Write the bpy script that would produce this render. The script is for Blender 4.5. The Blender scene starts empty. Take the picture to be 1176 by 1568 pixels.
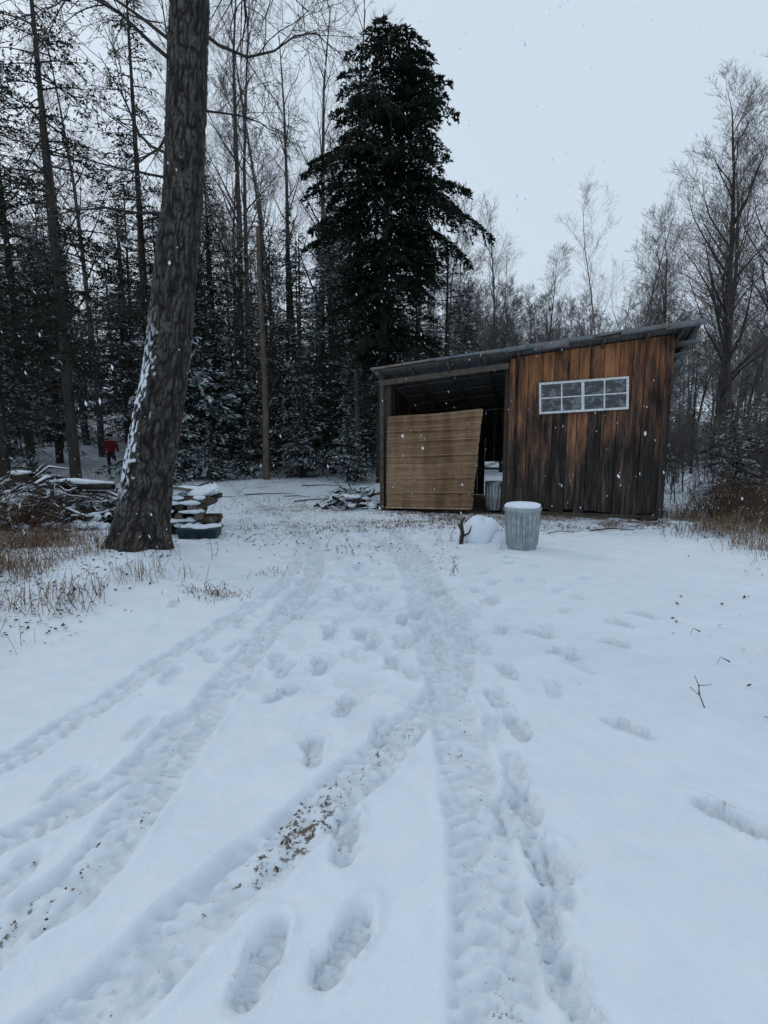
import bpy, math, random
import numpy as np
from mathutils import Vector, Matrix
R = np.random.default_rng(7)
random.seed(7)
scene = bpy.context.scene
COL = scene.collection

# ---------------------------------------------------------------- helpers
def _hash(xi, yi, seed):
    n = (xi.astype(np.int64)*374761393 + yi.astype(np.int64)*668265263 + seed*144269504) & 0xffffffff
    n = ((n ^ (n >> 13))*1274126177) & 0xffffffff
    n = (n ^ (n >> 16)) & 0xffffffff
    return n/4294967295.0
def vnoise(x, y, seed=0):
    x = np.asarray(x, float); y = np.asarray(y, float)
    xi = np.floor(x); yi = np.floor(y); fx = x-xi; fy = y-yi
    fx = fx*fx*(3-2*fx); fy = fy*fy*(3-2*fy)
    a = _hash(xi, yi, seed); b = _hash(xi+1, yi, seed); c = _hash(xi, yi+1, seed); d = _hash(xi+1, yi+1, seed)
    return (a*(1-fx)+b*fx)*(1-fy)+(c*(1-fx)+d*fx)*fy
def fbm(x, y, seed=0, o=3):
    s = 0; a = 1; t = 0
    for i in range(o):
        s = s+a*vnoise(x*2**i, y*2**i, seed+i*17); t += a; a *= .5
    return s/t
def sstep(a, b, x):
    t = np.clip((x-a)/(b-a), 0, 1); return t*t*(3-2*t)

def mesh_from(name, verts, faces_list, mats, mat_idx=None, attrs=None, smooth=False):
    me = bpy.data.meshes.new(name)
    verts = np.asarray(verts, np.float32)
    me.vertices.add(len(verts)); me.vertices.foreach_set('co', verts.ravel())
    fl = [np.asarray(f, np.int32) for f in faces_list if len(f)]
    loops = np.concatenate([f.ravel() for f in fl])
    tot = np.concatenate([np.full(len(f), f.shape[1], np.int32) for f in fl])
    st = np.concatenate([[0], np.cumsum(tot)[:-1]]).astype(np.int32)
    me.loops.add(len(loops)); me.loops.foreach_set('vertex_index', loops)
    me.polygons.add(len(tot)); me.polygons.foreach_set('loop_start', st); me.polygons.foreach_set('loop_total', tot)
    if mat_idx is not None: me.polygons.foreach_set('material_index', np.asarray(mat_idx, np.int32))
    me.polygons.foreach_set('use_smooth', np.full(len(tot), smooth))
    for m in mats: me.materials.append(m)
    if attrs:
        for k, a in attrs.items():
            at = me.attributes.new(k, 'FLOAT', 'POINT'); at.data.foreach_set('value', np.asarray(a, np.float32))
    me.update(calc_edges=True); me.validate()
    return me
def obj(name, me, parent=None, loc=(0, 0, 0), rot=(0, 0, 0), scale=(1, 1, 1)):
    o = bpy.data.objects.new(name, me); COL.objects.link(o)
    o.location = loc; o.rotation_euler = rot; o.scale = scale
    if parent: o.parent = parent
    return o

class Geo:
    def __init__(s):
        s.v = []; s.q = []; s.t = []; s.qm = []; s.tm = []; s.sn = []; s.var = []; s.n = 0; s.paths = {}
    def _add(s, v, q=None, t=None, m=0, snow=0., var=.5):
        v = np.asarray(v, float).reshape(-1, 3)
        if q is not None and len(q): q = np.asarray(q).reshape(-1, 4); s.q.append(q+s.n); s.qm.append(np.full(len(q), m))
        if t is not None and len(t): t = np.asarray(t).reshape(-1, 3); s.t.append(t+s.n); s.tm.append(np.full(len(t), m))
        s.v.append(v); s.n += len(v)
        s.sn.append(np.broadcast_to(np.asarray(snow, float), (len(v),))); s.var.append(np.broadcast_to(np.asarray(var, float), (len(v),)))
    def tube(s, pts, rad, sides=4, m=0, snow=0., var=.5):
        s.paths.setdefault((len(pts), sides, m), []).append((pts, rad, snow, var))
    def flush(s):
        for (n, k, m), L in s.paths.items():
            P = np.array([l[0] for l in L], float); Rr = np.array([l[1] for l in L], float)
            B = len(L); T = np.gradient(P, axis=1); T /= np.linalg.norm(T, axis=2, keepdims=True)+1e-9
            ref = np.where(np.abs(T[:, :1, 2:3]) > .8, np.array([1., 0, 0]), np.array([0, 0, 1.]))
            ref = np.broadcast_to(ref, T.shape)
            U = np.cross(T, ref); U /= np.linalg.norm(U, axis=2, keepdims=True)+1e-9; W = np.cross(T, U)
            a = np.arange(k)/k*2*np.pi
            V = P[:, :, None]+Rr[:, :, None, None]*(np.cos(a)[None, None, :, None]*U[:, :, None]+np.sin(a)[None, None, :, None]*W[:, :, None])
            base = (np.arange(B)*n*k)[:, None, None]; i = np.arange(n-1)[None, :, None]; j = np.arange(k)[None, None, :]; j2 = (j+1) % k
            q = np.stack([base+i*k+j, base+i*k+j2, base+(i+1)*k+j2, base+(i+1)*k+j], -1).reshape(-1, 4)
            sn = np.repeat(np.array([l[2] for l in L], float), n*k); vr = np.repeat(np.array([l[3] for l in L], float), n*k)
            s._add(V.reshape(-1, 3), q=q, m=m, snow=sn, var=vr)
        s.paths = {}
    def leaves(s, c, d, nrm, l, w, m=0, snow=0., var=.5):
        side = np.cross(d, nrm); side /= np.linalg.norm(side, axis=1, keepdims=True)+1e-9
        l = np.broadcast_to(np.asarray(l, float), (len(c),))[:, None]; w = np.broadcast_to(np.asarray(w, float), (len(c),))[:, None]
        V = np.stack([c-d*l/2, c+side*w/2, c+d*l/2, c-side*w/2], 1).reshape(-1, 3)
        q = np.arange(len(c)*4).reshape(-1, 4)
        s._add(V, q=q, m=m, snow=np.repeat(np.broadcast_to(snow, (len(c),)), 4), var=np.repeat(np.broadcast_to(var, (len(c),)), 4))
    def box(s, lo, hi, m=0, snow=0., var=.5, M=None, jit=0.):
        x0, y0, z0 = lo; x1, y1, z1 = hi
        v = np.array([[x0, y0, z0], [x1, y0, z0], [x1, y1, z0], [x0, y1, z0], [x0, y0, z1], [x1, y0, z1], [x1, y1, z1], [x0, y1, z1]], float)
        if jit: v += R.uniform(-jit, jit, v.shape)
        if M is not None: v = np.array([list(M @ Vector(p)) for p in v])
        q = [[0, 3, 2, 1], [4, 5, 6, 7], [0, 1, 5, 4], [1, 2, 6, 5], [2, 3, 7, 6], [3, 0, 4, 7]]
        s._add(v, q=q, m=m, snow=snow, var=var)
    def quadbox(s, bot, top, m=0, var=.5):
        v = np.array(list(bot)+list(top), float)
        s._add(v, q=[[0, 3, 2, 1], [4, 5, 6, 7], [0, 1, 5, 4], [1, 2, 6, 5], [2, 3, 7, 6], [3, 0, 4, 7]], m=m, var=var)
    def lump(s, c, r, m=0, seed=0, snow=1., var=.5, nu=18, nv=10, rough=.25):
        th = np.linspace(0, 2*np.pi, nu, endpoint=False); ph = np.linspace(0, np.pi, nv)
        TH, PH = np.meshgrid(th, ph); k = 1+rough*(fbm(np.cos(TH)*1.3+5+PH, np.sin(TH)*1.3+3+PH*.7, seed)-.5)*2
        V = np.stack([c[0]+r[0]*k*np.sin(PH)*np.cos(TH), c[1]+r[1]*k*np.sin(PH)*np.sin(TH), c[2]+r[2]*k*np.cos(PH)], -1).reshape(-1, 3)
        i, j = np.meshgrid(np.arange(nv-1), np.arange(nu), indexing='ij')
        q = np.stack([i*nu+j, (i+1)*nu+j, (i+1)*nu+(j+1) % nu, i*nu+(j+1) % nu], -1).reshape(-1, 4)
        s._add(V, q=q, m=m, snow=snow, var=var)
    def lathe(s, prof, n=48, m=0, flute=None, c=(0, 0), var=.5):
        P = np.array(prof, float); th = np.arange(n)/n*2*np.pi
        V = []
        for k, (r, z) in enumerate(P):
            rr = r*np.ones(n)
            if flute is not None: rr = rr+flute(k, th)
            V.append(np.stack([c[0]+rr*np.cos(th), c[1]+rr*np.sin(th), np.full(n, z)], -1))
        V = np.concatenate(V); i, j = np.meshgrid(np.arange(len(P)-1), np.arange(n), indexing='ij')
        q = np.stack([i*n+j, i*n+(j+1) % n, (i+1)*n+(j+1) % n, (i+1)*n+j], -1).reshape(-1, 4)
        s._add(V, q=q, m=m, var=var)
    def mesh(s, name, mats, smooth=False):
        s.flush()
        fl = []; mi = []
        if s.q: fl.append(np.concatenate(s.q)); mi.append(np.concatenate(s.qm))
        if s.t: fl.append(np.concatenate(s.t)); mi.append(np.concatenate(s.tm))
        return mesh_from(name, np.concatenate(s.v), fl, mats, np.concatenate(mi), {'snow': np.concatenate(s.sn), 'var': np.concatenate(s.var)}, smooth)

# ---------------------------------------------------------------- materials
class NT:
    def __init__(s, name):
        s.m = bpy.data.materials.new(name); s.m.use_nodes = True; s.t = s.m.node_tree; s.b = s.t.nodes['Principled BSDF']
        s.b.inputs['Specular IOR Level'].default_value = .2; s.b.inputs['Roughness'].default_value = .9
    def n(s, typ, **kw):
        nd = s.t.nodes.new(typ)
        for k, v in kw.items(): setattr(nd, k, v)
        return nd
    def l(s, a, b): s.t.links.new(a, b)
    def coord(s, scale=(1, 1, 1)):
        c = s.n('ShaderNodeTexCoord'); mp = s.n('ShaderNodeMapping'); mp.inputs['Scale'].default_value = scale
        s.l(c.outputs['Object'], mp.inputs['Vector']); return mp.outputs['Vector']
    def noise(s, vec, scale, detail=4, rough=.6):
        n = s.n('ShaderNodeTexNoise'); n.inputs['Scale'].default_value = scale; n.inputs['Detail'].default_value = detail; n.inputs['Roughness'].default_value = rough
        s.l(vec, n.inputs['Vector']); return n.outputs['Fac']
    def ramp(s, fac, stops):
        r = s.n('ShaderNodeValToRGB'); e = r.color_ramp.elements
        while len(e) < len(stops): e.new(.5)
        for x, (p, c) in zip(e, stops): x.position = p; x.color = (*c, 1) if len(c) == 3 else c
        s.l(fac, r.inputs['Fac']); return r.outputs['Color']
    def attr(s, name): return s.n('ShaderNodeAttribute', attribute_name=name).outputs['Fac']
    def math(s, op, a, b=None, c=None, clamp=False):
        n = s.n('ShaderNodeMath', operation=op, use_clamp=clamp)
        for i, x in enumerate([a, b, c]):
            if x is None: continue
            if isinstance(x, (int, float)): n.inputs[i].default_value = x
            else: s.l(x, n.inputs[i])
        return n.outputs[0]
    def mix(s, f, a, b, bt='MIX'):
        n = s.n('ShaderNodeMix', data_type='RGBA', blend_type=bt)
        for i, x in zip((0, 6, 7), (f, a, b)):
            if isinstance(x, (int, float)): n.inputs[i].default_value = x
            elif isinstance(x, tuple): n.inputs[i].default_value = (*x, 1)
            else: s.l(x, n.inputs[i])
        return n.outputs[2]
    def col(s, c):
        if isinstance(c, tuple): s.b.inputs['Base Color'].default_value = (*c, 1)
        else: s.l(c, s.b.inputs['Base Color'])
    def bump(s, h, st=.5, d=.02):
        b = s.n('ShaderNodeBump'); b.inputs['Strength'].default_value = st; b.inputs['Distance'].default_value = d
        s.l(h, b.inputs['Height']); s.l(b.outputs[0], s.b.inputs['Normal'])
SNOW = (.74, .80, .87)
def m_bark(name, c0, c1, snow=True, sc=6):
    k = NT(name); v = k.coord((1, 1, .25)); n = k.noise(v, sc, 4, .7)
    c = k.ramp(n, [(.3, c0), (.7, c1)])
    if snow: c = k.mix(k.attr('snow'), c, SNOW)
    k.col(c); return k.m
M_BARKD = m_bark('bark_dark', (.014, .012, .011), (.062, .054, .048))
M_BARKG = m_bark('bark_grey', (.035, .031, .029), (.11, .10, .092))
M_BARKL = m_bark('bark_birch', (.09, .08, .07), (.26, .24, .22), sc=3)
M_TWIG = m_bark('twig_brown', (.065, .056, .052), (.14, .122, .115))
M_TWIG_HAZE = m_bark('twig_haze_tint', (.12, .115, .115), (.21, .205, .21))  # paler twig copy for distant trees, haze put into the colour
M_SNAG = m_bark('bark_snag', (.05, .040, .032), (.17, .135, .105), sc=10)
def m_leaf(name, c0, c1):
    k = NT(name); c = k.mix(k.attr('var'), c0, c1); c = k.mix(k.attr('snow'), c, (.66, .72, .78)); k.col(c); k.b.inputs['Specular IOR Level'].default_value = .1; return k.m
M_HEM = m_leaf('hemlock_needles', (.010, .018, .013), (.038, .060, .038))
M_HEM_HAZE = m_leaf('hemlock_needles_haze_tint', (.030, .040, .042), (.078, .097, .094))  # lighter bluish needles for far conifers, airborne haze painted into the base colour
M_HEMD = m_leaf('hemlock_needles_dark', (.005, .008, .007), (.026, .038, .025))
M_GRASS = m_leaf('dead_grass', (.09, .055, .032), (.30, .20, .12))
M_WEED = m_leaf('dry_weed', (.034, .022, .016), (.14, .082, .052))
M_LITTER = m_leaf('leaf_litter', (.035, .020, .013), (.14, .075, .04))
k = NT('snow'); v = k.coord(); n = k.noise(v, 14, 4); k.col(SNOW); k.bump(n, .5, .02); M_SNOW = k.m

# ---------------------------------------------------------------- camera
cam = bpy.data.cameras.new('camera'); co = bpy.data.objects.new('camera', cam); COL.objects.link(co)
co.location = (0, 0, 1.6); co.rotation_euler = (math.radians(90-7.5), 0, 0)
cam.sensor_fit = 'VERTICAL'; cam.sensor_height = 36; cam.lens = 18.4; cam.clip_end = 1000; cam.clip_start = .05
scene.camera = co

# ---------------------------------------------------------------- terrain
def base_h(x, y):
    x = np.asarray(x, float); y = np.asarray(y, float)
    yy = np.minimum(y, 160)
    f = 1-.55*sstep(4, 16, x)
    h = f*(.055*np.maximum(0, yy-15)*sstep(13, 19, yy)+.07*np.maximum(0, yy-28))
    h = h+.05*np.maximum(0, -x-12)*sstep(12, 30, yy)*(x > -80)
    out = sstep(3, 7, np.abs(x))*.6+sstep(15, 22, y)
    h = h+out*.28*(fbm(x*.45, y*.45, 3)-.5)
    h = h+.05*(fbm(x*.8+9, y*.8, 5)-.5)
    h = h+.16*np.exp(-((x+3.6)**2+(y-7.3)**2)/.9)
    return h
def gz(x, y): return float(base_h(np.array([x]), np.array([y]))[0])

TRACKS = [ # (points, half width, depth, dirt)
 ([(-2.3, .2), (-1.3, .85), (-.849, 1.254), (-.644, 1.595), (-.436, 1.885), (-.18, 2.288), (.199, 2.88), (.50, 3.5), (.66, 4.59), (.56, 5.68), (.49, 7.4), (.2, 9.4)], .125, .046, .22),
 ([(.30, .3), (.33, 1.254), (.3625, 1.595), (.387, 2.08), (.418, 2.57), (.40, 3.33), (.36, 4.45), (.35, 6.25), (.1, 8), (-.6, 10)], .125, .034, .20),
 ([(-1.5, .9), (-1.264, 1.53), (-1.14, 1.72), (-1.096, 2.08), (-1.089, 2.57), (-1.063, 3.25), (-1.006, 4.1), (-.923, 5.2), (-.93, 6.95), (-1.84, 10.5), (-4.9, 17)], .115, .042, .22),
 ([(-2.4, 1.2), (-1.933, 2.44), (-1.83, 2.8), (-1.7, 3.33), (-1.54, 4.1), (-1.257, 5.2), (-1.16, 6.6), (-1.5, 9), (-3, 13)], .09, .030, .12),
 ([(-2.6, .8), (-1.75, 1.7), (-1.55, 1.92), (-1.30, 2.3), (-1.2, 2.9)], .08, .036, .2),
]
def cr(pts, n=8):
    P = np.array(pts, float); P = np.vstack([2*P[0]-P[1], P, 2*P[-1]-P[-2]]); out = []
    for i in range(1, len(P)-2):
        for t in np.arange(n)/n:
            p0, p1, p2, p3 = P[i-1:i+3]
            out.append(.5*((2*p1)+(-p0+p2)*t+(2*p0-5*p1+4*p2-p3)*t*t+(-p0+3*p1-3*p2+p3)*t**3))
    out.append(P[-2]); return np.array(out)
FEET = [(-.47, 3.67, .1), (-.235, 3.06, -.15), (-.37, 2.57, .1), (-.156, 1.96, 0), (-.383, 1.44, -.25), (-.13, 1.50, -.5), (-.46, 4.27, 0), (-.82, 4.78, .2), (.55, 5.55, 0), (.29, 4.78, 0),
 (.877, 3.57, .1), (2.41, 4.69, .6), (2.09, 4.5, .5), (1.85, 4.05, .5), (1.395, 2.81, .7), (1.49, 2.08, .5), (1.56, 2.0, .6), (.757, 2.81, .1), (.62, 2.16, .1), (.6, 1.86, 0), (.553, 1.55, 0), (-.21, 4.27, .1), (.06, 3.73, 0),
 (-.656, 3.25, -.6), (1.29, 4.27, .8), (1.37, 3.84, .9), (1.05, 5.2, .2)]
FEET = [f+(1.,) for f in FEET]
def trail(pts, step=.36, off=.1, dp=.9):
    P = cr(pts, 12); d = np.concatenate([[0], np.cumsum(np.linalg.norm(np.diff(P, axis=0), axis=1))]); s = .1; i = 0
    while s < d[-1]:
        x = np.interp(s, d, P[:, 0]); y = np.interp(s, d, P[:, 1]); x2 = np.interp(s+.05, d, P[:, 0]); y2 = np.interp(s+.05, d, P[:, 1])
        a = math.atan2(-(x2-x), y2-y+1e-6); sg = 1 if i % 2 else -1
        FEET.append((x+sg*off*math.cos(a)+random.uniform(-.03, .03), y+sg*off*math.sin(a)+random.uniform(-.05, .05), a+random.uniform(-.25, .25), dp*random.uniform(.6, 1.1))); s += step*random.uniform(.8, 1.2); i += 1
trail([(-.3, 4.6), (-.35, 6), (-.1, 7.5), (.3, 9.5)]); trail([(.9, 3.9), (1.0, 5), (1.2, 6), (1.7, 7.3)], .45)
trail([(.62, 1.2), (.62, 2.2), (.68, 3.4)], .42, .05, .8); trail([(.5, 5.2), (.62, 6), (.9, 7.4), (1.4, 9)], .42, .1); trail([(-.7, 5), (-.5, 6.2), (-.5, 8)], .5); trail([(0, 4), (.15, 5.5), (.2, 7)], .5)
trail([(2.2, 4.6), (1.9, 5.6), (1.9, 7)], .7, .05, .6); trail([(-1.5, 1.1), (-1.45, 2), (-1.5, 3)], .5, .08, .6); trail([(.1, 2.7), (.3, 3.6), (.2, 4.6)], .33, .12, .8)
trail([(-1.4, 3.4), (-1.1, 5), (-1.2, 7)], .5, .1, .6); trail([(-.9, 6.5), (-2.0, 9), (-3.2, 12)], .45, .12); trail([(1.9, 7.2), (.6, 8.6), (-.6, 9.4)], .45, .12); trail([(1.2, 3.2), (1.7, 5.0), (2.6, 6.6)], .6, .1, .6)
for i in range(80):
    y_ = random.uniform(3.4, 10.5); FEET.append((random.gauss(-.1, .55+.05*y_), y_, random.gauss(0, .5), random.uniform(.25, .8)))
PATCH = [(-1.3, 9.7, 1.4, .53), (.16, 10.4, 1.5, .57), (1.6, 10.9, 1.1, .60), (-1.7, 5.35, .22, .6), (-1.35, 6.3, .25, .48), (-3.6, 18, 2.6, .50), (-5.4, 8, 1.7, .52), (-2.2, 12.5, 2.4, .53), (-.3, 8.1, .9, .42),
 (3.6, 9.9, 1.5, .46), (7.5, 9.5, 2.4, .55), (.75, 7.2, .6, .42), (-5.4, 5.4, 1.3, .50), (9, 13, 4, .55), (1.2, 12.2, 1.2, .65), (5.8, 9.3, 1.4, .54), (-8, 11, 3.5, .52), (2.2, 10.6, 1.1, .60), (4.2, 10.9, 1.4, .58), (-4.1, 4.2, .8, .46)]
ys = [.8]
while ys[-1] < 13: ys.append(ys[-1]+.0125+.0022*(ys[-1]-.8))
while ys[-1] < 420: ys.append(ys[-1]+(ys[-1]-ys[-2])*1.045)
yb = [.8]; st = .03
while yb[-1] > -60: yb.append(yb[-1]-st); st *= 1.15
Y = np.array(yb[:0:-1]+ys)
xs = [0]; st = .0165
while xs[-1] < 2.4: xs.append(xs[-1]+.0165)
while xs[-1] < 380: st *= 1.030; xs.append(xs[-1]+st)
X = np.array([-a for a in xs[:0:-1]]+xs)
GX, GY = np.meshgrid(X, Y); gx = GX.ravel(); gy = GY.ravel()
H = base_h(gx, gy); dirt = np.zeros_like(H); packed = np.zeros_like(H)
H += .035*(fbm(gx*1.7, gy*1.7, 11)-.5)*sstep(40, 8, gy)
near = np.where((np.abs(gx) < 7) & (gy > -1) & (gy < 19))[0]
nx, ny = gx[near], gy[near]; dh = np.zeros(len(near)); dd = np.zeros(len(near)); trk = np.zeros(len(near)); pk = np.zeros(len(near))
zone = np.exp(-((nx+.05)/(.75+.06*ny))**4)
zn = zone*sstep(1.5, 4, ny)*sstep(.50, .58, fbm(nx*7+4, ny*5.5, 83, 3)); dh += -.016*zn+zone*sstep(1, 4, ny)*.012*(fbm(nx*12, ny*10, 81, 2)-.5); pk = np.maximum(pk, .3*zn)
dh += .006*(fbm(nx*16, ny*16, 85, 2)-.5)+.012*(fbm(nx*5, ny*5, 86, 2)-.5)
wx = nx+.045*(fbm(nx*3, ny*3, 21)-.5)+.02*(vnoise(nx*14, ny*14, 22)-.5); wy = ny
for ti, (pts, hw, dep, drt) in enumerate(TRACKS):
    P = cr(pts, 6); best = np.full(len(near), 9.); al = np.zeros(len(near)); sd = np.zeros(len(near)); acc = 0
    for a, b in zip(P[:-1], P[1:]):
        ab = b-a; L = np.linalg.norm(ab); t = np.clip(((wx-a[0])*ab[0]+(wy-a[1])*ab[1])/L**2, 0, 1)
        dx = wx-a[0]-t*ab[0]; dy = wy-a[1]-t*ab[1]; d = np.hypot(dx, dy); m = d < best
        best[m] = d[m]; al[m] = acc+t[m]*L; sd[m] = (np.sign(ab[0]*dy-ab[1]*dx)*d)[m]; acc += L
    d = best; ins = sstep(hw*1.14, hw*.88, d)
    nz = fbm(al*20+ti*50, sd*20, 31, 2); chunk = sstep(.5, .62, fbm(al*17+ti*31, sd*19, 37, 2))
    lug = np.tanh(4*np.sin(2*np.pi*(al/.075+np.abs(sd)/.13+.3*nz)))*.5+.5
    prof = -dep*(.65+.35*vnoise(al*2.2, sd*3+ti, 33))*ins + ins*(.014*(nz-.5)+.013*lug*sstep(.2, .6, vnoise(al*2, sd*3, 39))+.014*chunk) + .012*np.exp(-((d-hw*1.22)/(.026))**2)*(.1+1.7*vnoise(al*9, sd*9, 35))
    fade = sstep(13, 7, ny)*.65+.35
    dh = np.where(ins > .3, dh*.3+prof*fade, dh+prof*fade*(ins <= .3))
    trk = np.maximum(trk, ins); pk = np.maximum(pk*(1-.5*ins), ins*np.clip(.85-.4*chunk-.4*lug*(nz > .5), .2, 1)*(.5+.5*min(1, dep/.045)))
    dmod = vnoise(al*1.3+ti*7, np.zeros_like(al), 41)
    dd = np.maximum(dd, sstep(hw*1.2, hw*.3, d)*drt*(.5+.85*dmod))
for cx_, cy_, rx_, ry_, am in ((-.33, 2.05, .26, .42, .25), (-1.2, 1.65, .2, .3, .14), (.42, 2.5, .15, .35, .12), (.05, 2.65, .2, .2, .13), (-1.07, 2.6, .12, .5, .08), (.38, 1.3, .15, .15, .10)):
    dd += am*trk*np.exp(-(((nx-cx_)/rx_)**2+((ny-cy_)/ry_)**2))
for (fx, fy, fa, fd) in FEET:
    m = np.where((np.abs(nx-fx) < .33) & (np.abs(ny-fy) < .33))[0]
    dx = nx[m]-fx; dy = ny[m]-fy; ca, sa = math.cos(fa), math.sin(fa)
    a = -dx*sa+dy*ca; b = dx*ca+dy*sa
    a = a+.018*(vnoise(nx[m]*11, ny[m]*11, 57)-.5); b = b+.018*(vnoise(nx[m]*13, ny[m]*13, 58)-.5)
    wd = .054*(1-.30*np.exp(-((a+.04)/.035)**2)+.08*np.exp(-((a-.07)/.05)**2)); q = (np.abs(a/.145)**2.6+np.abs(b/wd)**2.6)**(1/2.6)
    ins = sstep(1.10, .93, q)
    rim = .012*np.exp(-((q-1.33)/.16)**2)*(.2+1.5*vnoise(nx[m]*18, ny[m]*18, 59)); ck = sstep(.55, .75, vnoise(nx[m]*34, ny[m]*34, 60))
    dh[m] += fd*(-.040*ins*(.8+.35*vnoise(a*20, b*10, 55))+.007*ins*np.sign(np.sin(a*190+2*np.abs(b)*30))+rim+.010*ins*ck)
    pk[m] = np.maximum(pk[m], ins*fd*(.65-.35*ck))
    dd[m] += .13*ins*fd*_hash(np.array([int(fx*90)]), np.array([int(fy*90)]), 3)[0]
H[near] += dh
dirt[near] = dd; packed[near] = pk
for (px, py, pr, pa) in PATCH:
    w = pa*np.exp(-((gx-px)**2+(gy-py)**2)/pr**2)
    dirt = np.maximum(dirt, w*(.85+1.0*(fbm(gx*2.5, gy*2.5, 61)-.5)))
dirt = np.maximum(dirt, .46*sstep(16, 22, gy))
dirt = np.maximum(dirt, .35*sstep(7.8, 9.5, gy)*sstep(7, 4, np.abs(gx)))
dirt = np.maximum(dirt, .30*sstep(3.2, 4.6, np.abs(gx))*sstep(2.5, 5.5, gy)*(fbm(gx*1.2, gy*1.2, 66)*1.4))
ls = (gx-.03)*.953-(gy-12.6)*.3; ld = (gx-.03)*.3+(gy-12.6)*.953
dirt = np.maximum(dirt, 1.2*sstep(-.1, .2, ls)*sstep(6.1, 5.9, ls)*sstep(-.35, .2, ld)*sstep(4.2, 3.9, ld))
dirt = np.maximum(dirt, .60*sstep(-.3, .3, ls)*sstep(6.5, 6.0, ls)*np.exp(-((ld+.35)/.55)**2))
cl = sstep(7.3, 9.5, gy)*sstep(22, 15, gy)*sstep(9, 6, np.abs(gx))
H += cl*.07*(fbm(gx*5, gy*5, 71, 3)-.5)
H += .06*(fbm(gx*3.5, gy*3.5, 73)-.5)*sstep(2.6, 4.5, np.abs(gx))*sstep(30, 10, gy)
nyv, nxv = GX.shape
i, j = np.meshgrid(np.arange(nyv-1), np.arange(nxv-1), indexing='ij')
q = np.stack([i*nxv+j, i*nxv+j+1, (i+1)*nxv+j+1, (i+1)*nxv+j], -1).reshape(-1, 4)
k = NT('snowy_ground'); v = k.coord()
n1 = k.noise(v, 26, 4, .75); n2 = k.noise(v, 5, 3, .6); n3 = k.noise(v, 75, 3, .7)
at = k.attr('dirt'); gate = k.math('MULTIPLY', at, 9., clamp=True)
nn_ = k.math('ADD', k.math('MULTIPLY', k.math('SUBTRACT', n1, .5), 1.9), k.math('MULTIPLY', k.math('SUBTRACT', n2, .5), .5))
mask = k.math('ADD', at, k.math('MULTIPLY', nn_, gate))
fac = k.ramp(mask, [(.50, (0, 0, 0)), (.66, (1, 1, 1))])
dc = k.ramp(n3, [(.3, (.055, .044, .037)), (.55, (.15, .12, .095)), (.75, (.28, .22, .175))])
sc_ = k.ramp(n2, [(.3, (.715, .775, .845)), (.7, (.77, .825, .885))])
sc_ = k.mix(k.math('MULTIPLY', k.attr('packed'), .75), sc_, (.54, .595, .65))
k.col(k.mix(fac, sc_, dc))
hh = k.math('ADD', k.math('MULTIPLY', n3, .5), k.math('MULTIPLY', n1, .8))
k.bump(hh, .4, .02)
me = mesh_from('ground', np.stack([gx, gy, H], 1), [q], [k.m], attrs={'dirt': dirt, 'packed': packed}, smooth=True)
obj('snowy_ground', me)

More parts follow.
